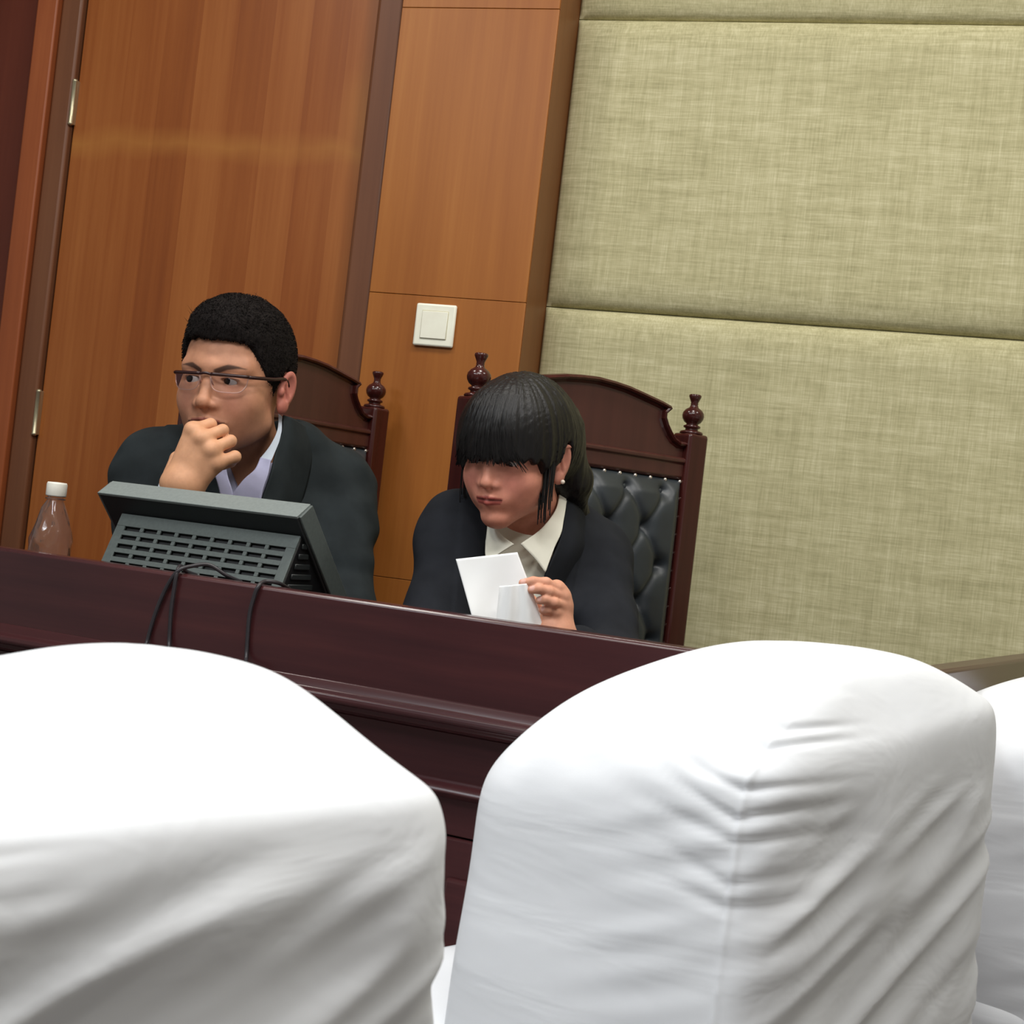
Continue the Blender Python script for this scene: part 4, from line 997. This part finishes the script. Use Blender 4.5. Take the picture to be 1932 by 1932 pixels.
def w_color(V):
    pl = hl(V, wo, wM, wS); c = tone(pl, (226, 154, 130), (176, 86, 80), (222, 138, 124), (206, 140, 122), (70, 50, 46), .6, 0)
    far = (pl[:, 2] < -.13) | (np.abs(pl[:, 0]) > .2) | (pl[:, 1] < -.135); c[far] = lin((206, 156, 126))
    hd = w_hand(V) < .004; c[hd] = lin((226, 164, 136))
    for F in wf:
        tip = F[-1]; k = np.linalg.norm(V-(tip+np.array([0, -.005, .003])), axis=1) < .0042; c[k] = lin((236, 186, 172))
    return c
allw = np.array([SRw, SLw, ERw, ELw, WRw, WLw, wo, wnb, wch['belly']]+rmc); lo2 = allw.min(0)-.14; hi2 = allw.max(0)+.15; lo2[2] = max(lo2[2], .66)
body_w, Vw, Qw = sdf_obj('body', [(w_head, .01), (w_neck, .03), (w_torso, .03), (w_arms, .02), (w_hand, .012), (w_hand2, .012)], lo2, hi2, .0016, M_SKIN, wom, color=w_color); inv(body_w)
HW = [(-.15, .004), (-.07, .003), (-.05, .000), (-.040, -.014), (-.028, -.012), (-.016, -.010), (-.004, -.004), (.006, .024), (.016, .028), (.026, .010), (.034, -.03), (.045, -.09), (.14, -.14)]
def w_hair_l(q):
    d = ell(q, (0, .014, .040), (.0865, .108, .0955)); d = smin(d, ell(q, (0, -.040, .045), (.070, .060, .062)), .03)
    bang = ell(q, (0, -.030, .010), (.078, .078, .075)); d = smin(d, smax(bang, (q[:, 1]+.02).astype(np.float32), .01), .02)
    d = smin(d, ell(q, (0, .030, .020), (.082, .086, .075)), .02)
    ang = np.arctan2(q[:, 0], -q[:, 1]); g = (vnoise(np.stack([ang*30, q[:, 2]*6, q[:, 2]*0], -1), 3)-.5)*.0035+(vnoise(np.stack([ang*75, q[:, 2]*9, q[:, 2]*0], -1), 4)-.5)*.002
    wob = (vnoise(np.stack([ang*26, ang*0, ang*0], -1), 8)-.5)*.012
    hlne = hairline(q[:, 1], HW)+wob
    hlne = np.where((q[:, 0] < 0) & (q[:, 1] > -.06), hlne-.02, hlne)
    return smax(d+g, (hlne-q[:, 2]).astype(np.float32), .004)
def w_back(p):
    a = wM@(np.array([.020, .070, .02])*wS)+wo; b = at(1074, 905, 2.37); c2 = at(1080, 985, 2.44); e = at(1075, 1080, 2.56)
    d = rc(p, a, b, .055, .030); d = smin(d, rc(p, b, c2, .027, .024), .03); d = smin(d, rc(p, c2, e, .022, .02), .03)
    return d+((vnoise(p*np.array([190, 190, 10]), 9)-.5)*.004).astype(np.float32)
def w_hair(p): return w_hair_l(hl(p, wo, wM, wS))*wS
hw, Vhw, _ = sdf_obj('hair', [(w_hair, .01), (w_back, .03)], wo-np.array([.17, .17, .30]), wo+np.array([.24, .34, .17]), .0020, M_HAIR_W, wom); inv(hw)
# fringe locks and side locks laid over the hair
bm = bmesh.new()
def on_hair(x, z, y0=-.14):
    # march from the front to the hair surface
    ys = np.linspace(y0, .02, 60); P = np.stack([np.full(60, x), ys, np.full(60, max(z, .012))], -1).astype(np.float32); d = w_hair_l(P); k = np.argmax(d < 0); return ys[k] if (d < 0).any() else -.05
for i in range(150):
    x0 = RNG.uniform(-.072, .062); x1 = x0*1.02+RNG.normal(0, .003); pts = []; nr = []
    zb = RNG.uniform(-.004, .012)-(.010 if abs(x0) > .05 else 0)
    for f in np.linspace(0, 1, 9):
        z = .105*(1-f)+zb*f; x = x0*.55*(1-f)**.6+x1*(1-(1-f)**.6) if f < 1 else x1
        y = on_hair(x, z)-.0018
        pts.append(gq := wM@(np.array([x, y, z])*wS)+wo); n = np.array([x/.09, -1, .6*(1-f)]); n = wM@(n/np.linalg.norm(n)); nr.append(n)
    ribbon_bm(bm, pts, .006, .0008, nr)
for s, xs in ((1, np.linspace(.052, .074, 26)), (-1, np.linspace(.068, .076, 7))):
    for xq in xs:
        y0 = -.028+RNG.normal(0, .004); L = RNG.uniform(-.10, -.06); pts = []; nr = []
        for f in np.linspace(0, 1, 9):
            z = .06*(1-f)+L*f; x = xq+.009*math.sin(min(f*2.2, 1.57))-.003*f; pts.append(wM@(np.array([s*x, y0+.004*math.sin(f*5), z])*wS)+wo); nr.append(wM@np.array([s*.9, -.43, 0]))
        ribbon_bm(bm, pts, .0055, .0012, nr)
lk = bm_obj('fringe_locks', bm, M_HAIR_W, hw, smooth=True); lk['kind'] = 'stuff'; bpy.context.view_layer.update(); inv(lk)
eyes(wom, wM, wo, wS, (-.1, -1, -.45))
for o in [c for c in wom.children if c.name.startswith('eye')]: inv(o)
bm = bmesh.new(); bmesh.ops.create_uvsphere(bm, u_segments=16, v_segments=10, radius=.0032)
er = bm_obj('earring', bm, M_EARRING, wom, smooth=True); er.location = wM@(np.array([.083, .002, -.033])*wS)+wo; bpy.context.view_layer.update(); inv(er)
wRa, wRb = at(1066, 935, 2.4), at(1024, 1110, 2.4); wLa, wLb = at(922, 970, 2.4), at(916, 1090, 2.4)
def w_jk(p):
    d = torso_fn(p, **wch)
    d = smin(d, smin(rc(p, SRw, ERw, .051, .047), rc(p, ERw, ERw+(WRw-ERw)*.8, .045, .036), .03), .03)
    d = smin(d, smin(rc(p, SLw, ELw, .051, .047), rc(p, ELw, ELw+(WLw-ELw)*.62, .044, .036), .03), .03)
    d = smin(d, rc(p, at(1074, 1010, 2.46), wnb+(SLw-wnb)*.7, .050, .050), .04); d = smin(d, rc(p, at(925, 1000, 2.40), wnb+(SRw-wnb)*.8, .046, .048), .04)
    return d+fold_noise(p, 1, 71)
def w_cut(p, d):
    v = np.maximum(halfspace(p, wRa, wRb, 1), halfspace(p, wLa, wLb, -1)); v = np.maximum(v, (p[:, 1]-(wnb[1]+.01)).astype(np.float32))
    w = smooth01((.042-v)/.004)*smooth01((wnb[1]-.03-p[:, 1])/.02); d = d-(.0028*w).astype(np.float32)
    d = smax(d, -v, .004); nk = rc(p, wnh, wnb+np.array([0, 0, -.02]), .049, .052); return smax(d, -nk, .006)
jw_, _, _ = sdf_obj('jacket', [(w_jk, .02)], lo2-.03, hi2+.03, .003, M_JACKET_W, wom, post=w_cut); inv(jw_)
def w_sh(p): return smin(torso_fn(p, dr=.008, **wch), rc(p, wnb, wnb+np.array([.0, -.02, -.10]), .056, .075), .04)+fold_noise(p, 1.4, 91)*.5
def w_scut(p, d):
    nk = rc(p, wnh, wnb, .045, .047); d = smax(d, -nk, .004)
    jv = np.maximum(halfspace(p, wRa, wRb, 1), halfspace(p, wLa, wLb, -1)); d = smax(d, (jv-.010).astype(np.float32), .003); return smax(d, (.80-p[:, 2]).astype(np.float32), .004)
sw_, _, _ = sdf_obj('blouse', [(w_sh, .02)], wnb-np.array([.2, .2, .2]), wnb+np.array([.2, .16, .14]), .0026, M_SHIRT_W, wom, post=w_scut); inv(sw_)
D = 2.285
o = patch('collar_leaf', [[at(1056, 922, D+.07), at(1049, 960, D+.04), at(1022, 997, D+.01), at(982, 1026, D-.01)], [at(1067, 940, D+.065), at(1062, 975, D+.035), at(1052, 1010, D+.012), at(1010, 1055, D-.008)], [at(1068, 946, D+.06), at(1060, 985, D+.03), at(1048, 1025, D+.008), at(1029, 1080, D-.008)]], M_SHIRT_W, wom, .0025); inv(o)
o = patch('collar_leaf', [[at(926, 968, D+.03), at(936, 995, D+.012), at(950, 1012, D+.0), at(970, 1027, D-.01)], [at(920, 985, D+.03), at(923, 1012, D+.012), at(936, 1030, D+.0), at(952, 1038, D-.008)], [at(919, 1000, D+.028), at(917, 1025, D+.012), at(917, 1050, D+.0), at(928, 1054, D-.006)]], M_SHIRT_W, wom, .0025); inv(o)
o = patch('lapel', [[at(1068, 932, D+.075), at(1064, 985, D+.036), at(1052, 1030, D+.012), at(1029, 1084, D-.004), at(1027, 1130, D-.004)], [at(1085, 945, D+.085), at(1088, 1000, D+.055), at(1082, 1040, D+.04), at(1058, 1095, D+.03), at(1048, 1140, D+.028)], [at(1100, 955, 2.42), at(1112, 1010, 2.40), at(1108, 1046, 2.385), at(1085, 1100, 2.37), at(1070, 1150, 2.36)]], M_JACKET_W, wom, .003); inv(o)
trousers(wom, wch['belly'], None, (-.35, -1, 0), M_JACKET_W)

# ------------------------------------------------------------------ the sheet she reads
pd = 2.088
def pm(x, y, d): return at(x, y, d)
A_, B_, C_, D_ = pm(860, 1055, 2.085), pm(976, 1042, 2.105), pm(1036, 1200, 2.100), pm(905, 1215, 2.07)
n = 40; G = np.zeros((n, n, 3))
for i in range(n):
    for j in range(n):
        u, v = i/(n-1), j/(n-1); G[i, j] = (A_*(1-u)+B_*u)*(1-v)+(D_*(1-u)+C_*u)*v
        G[i, j] += np.array([0, 1, 0])*(.006*math.sin(u*3.1)*math.sin(v*2.2)+.0035*math.sin(u*9+v*7)*v)
idx = np.arange(n*n).reshape(n, n); fs = np.stack([idx[:-1, :-1], idx[1:, :-1], idx[1:, 1:], idx[:-1, 1:]], -1).reshape(-1, 4)
pp = mesh_obj('paper_sheet', G.reshape(-1, 3), fs, M_PAPER, None, smooth=True); s = pp.modifiers.new('solid', 'SOLIDIFY'); s.thickness = .0004
tag(pp, 'white paper sheet held up by the woman in her left hand', 'paper')
A_, B_, C_, D_ = pm(942, 1106, 2.068), pm(1000, 1100, 2.078), pm(1030, 1200, 2.083), pm(932, 1215, 2.058)
G = np.zeros((n, n, 3))
for i in range(n):
    for j in range(n):
        u, v = i/(n-1), j/(n-1); G[i, j] = (A_*(1-u)+B_*u)*(1-v)+(D_*(1-u)+C_*u)*v
        G[i, j] += np.array([0, 1, 0])*(-.006*math.sin(u*3.1)*(1-v*.4)+.003*math.sin(u*13+v*2))
fl = mesh_obj('folded_flap', G.reshape(-1, 3), fs, M_PAPER, pp, smooth=True); s = fl.modifiers.new('solid', 'SOLIDIFY'); s.thickness = .0004
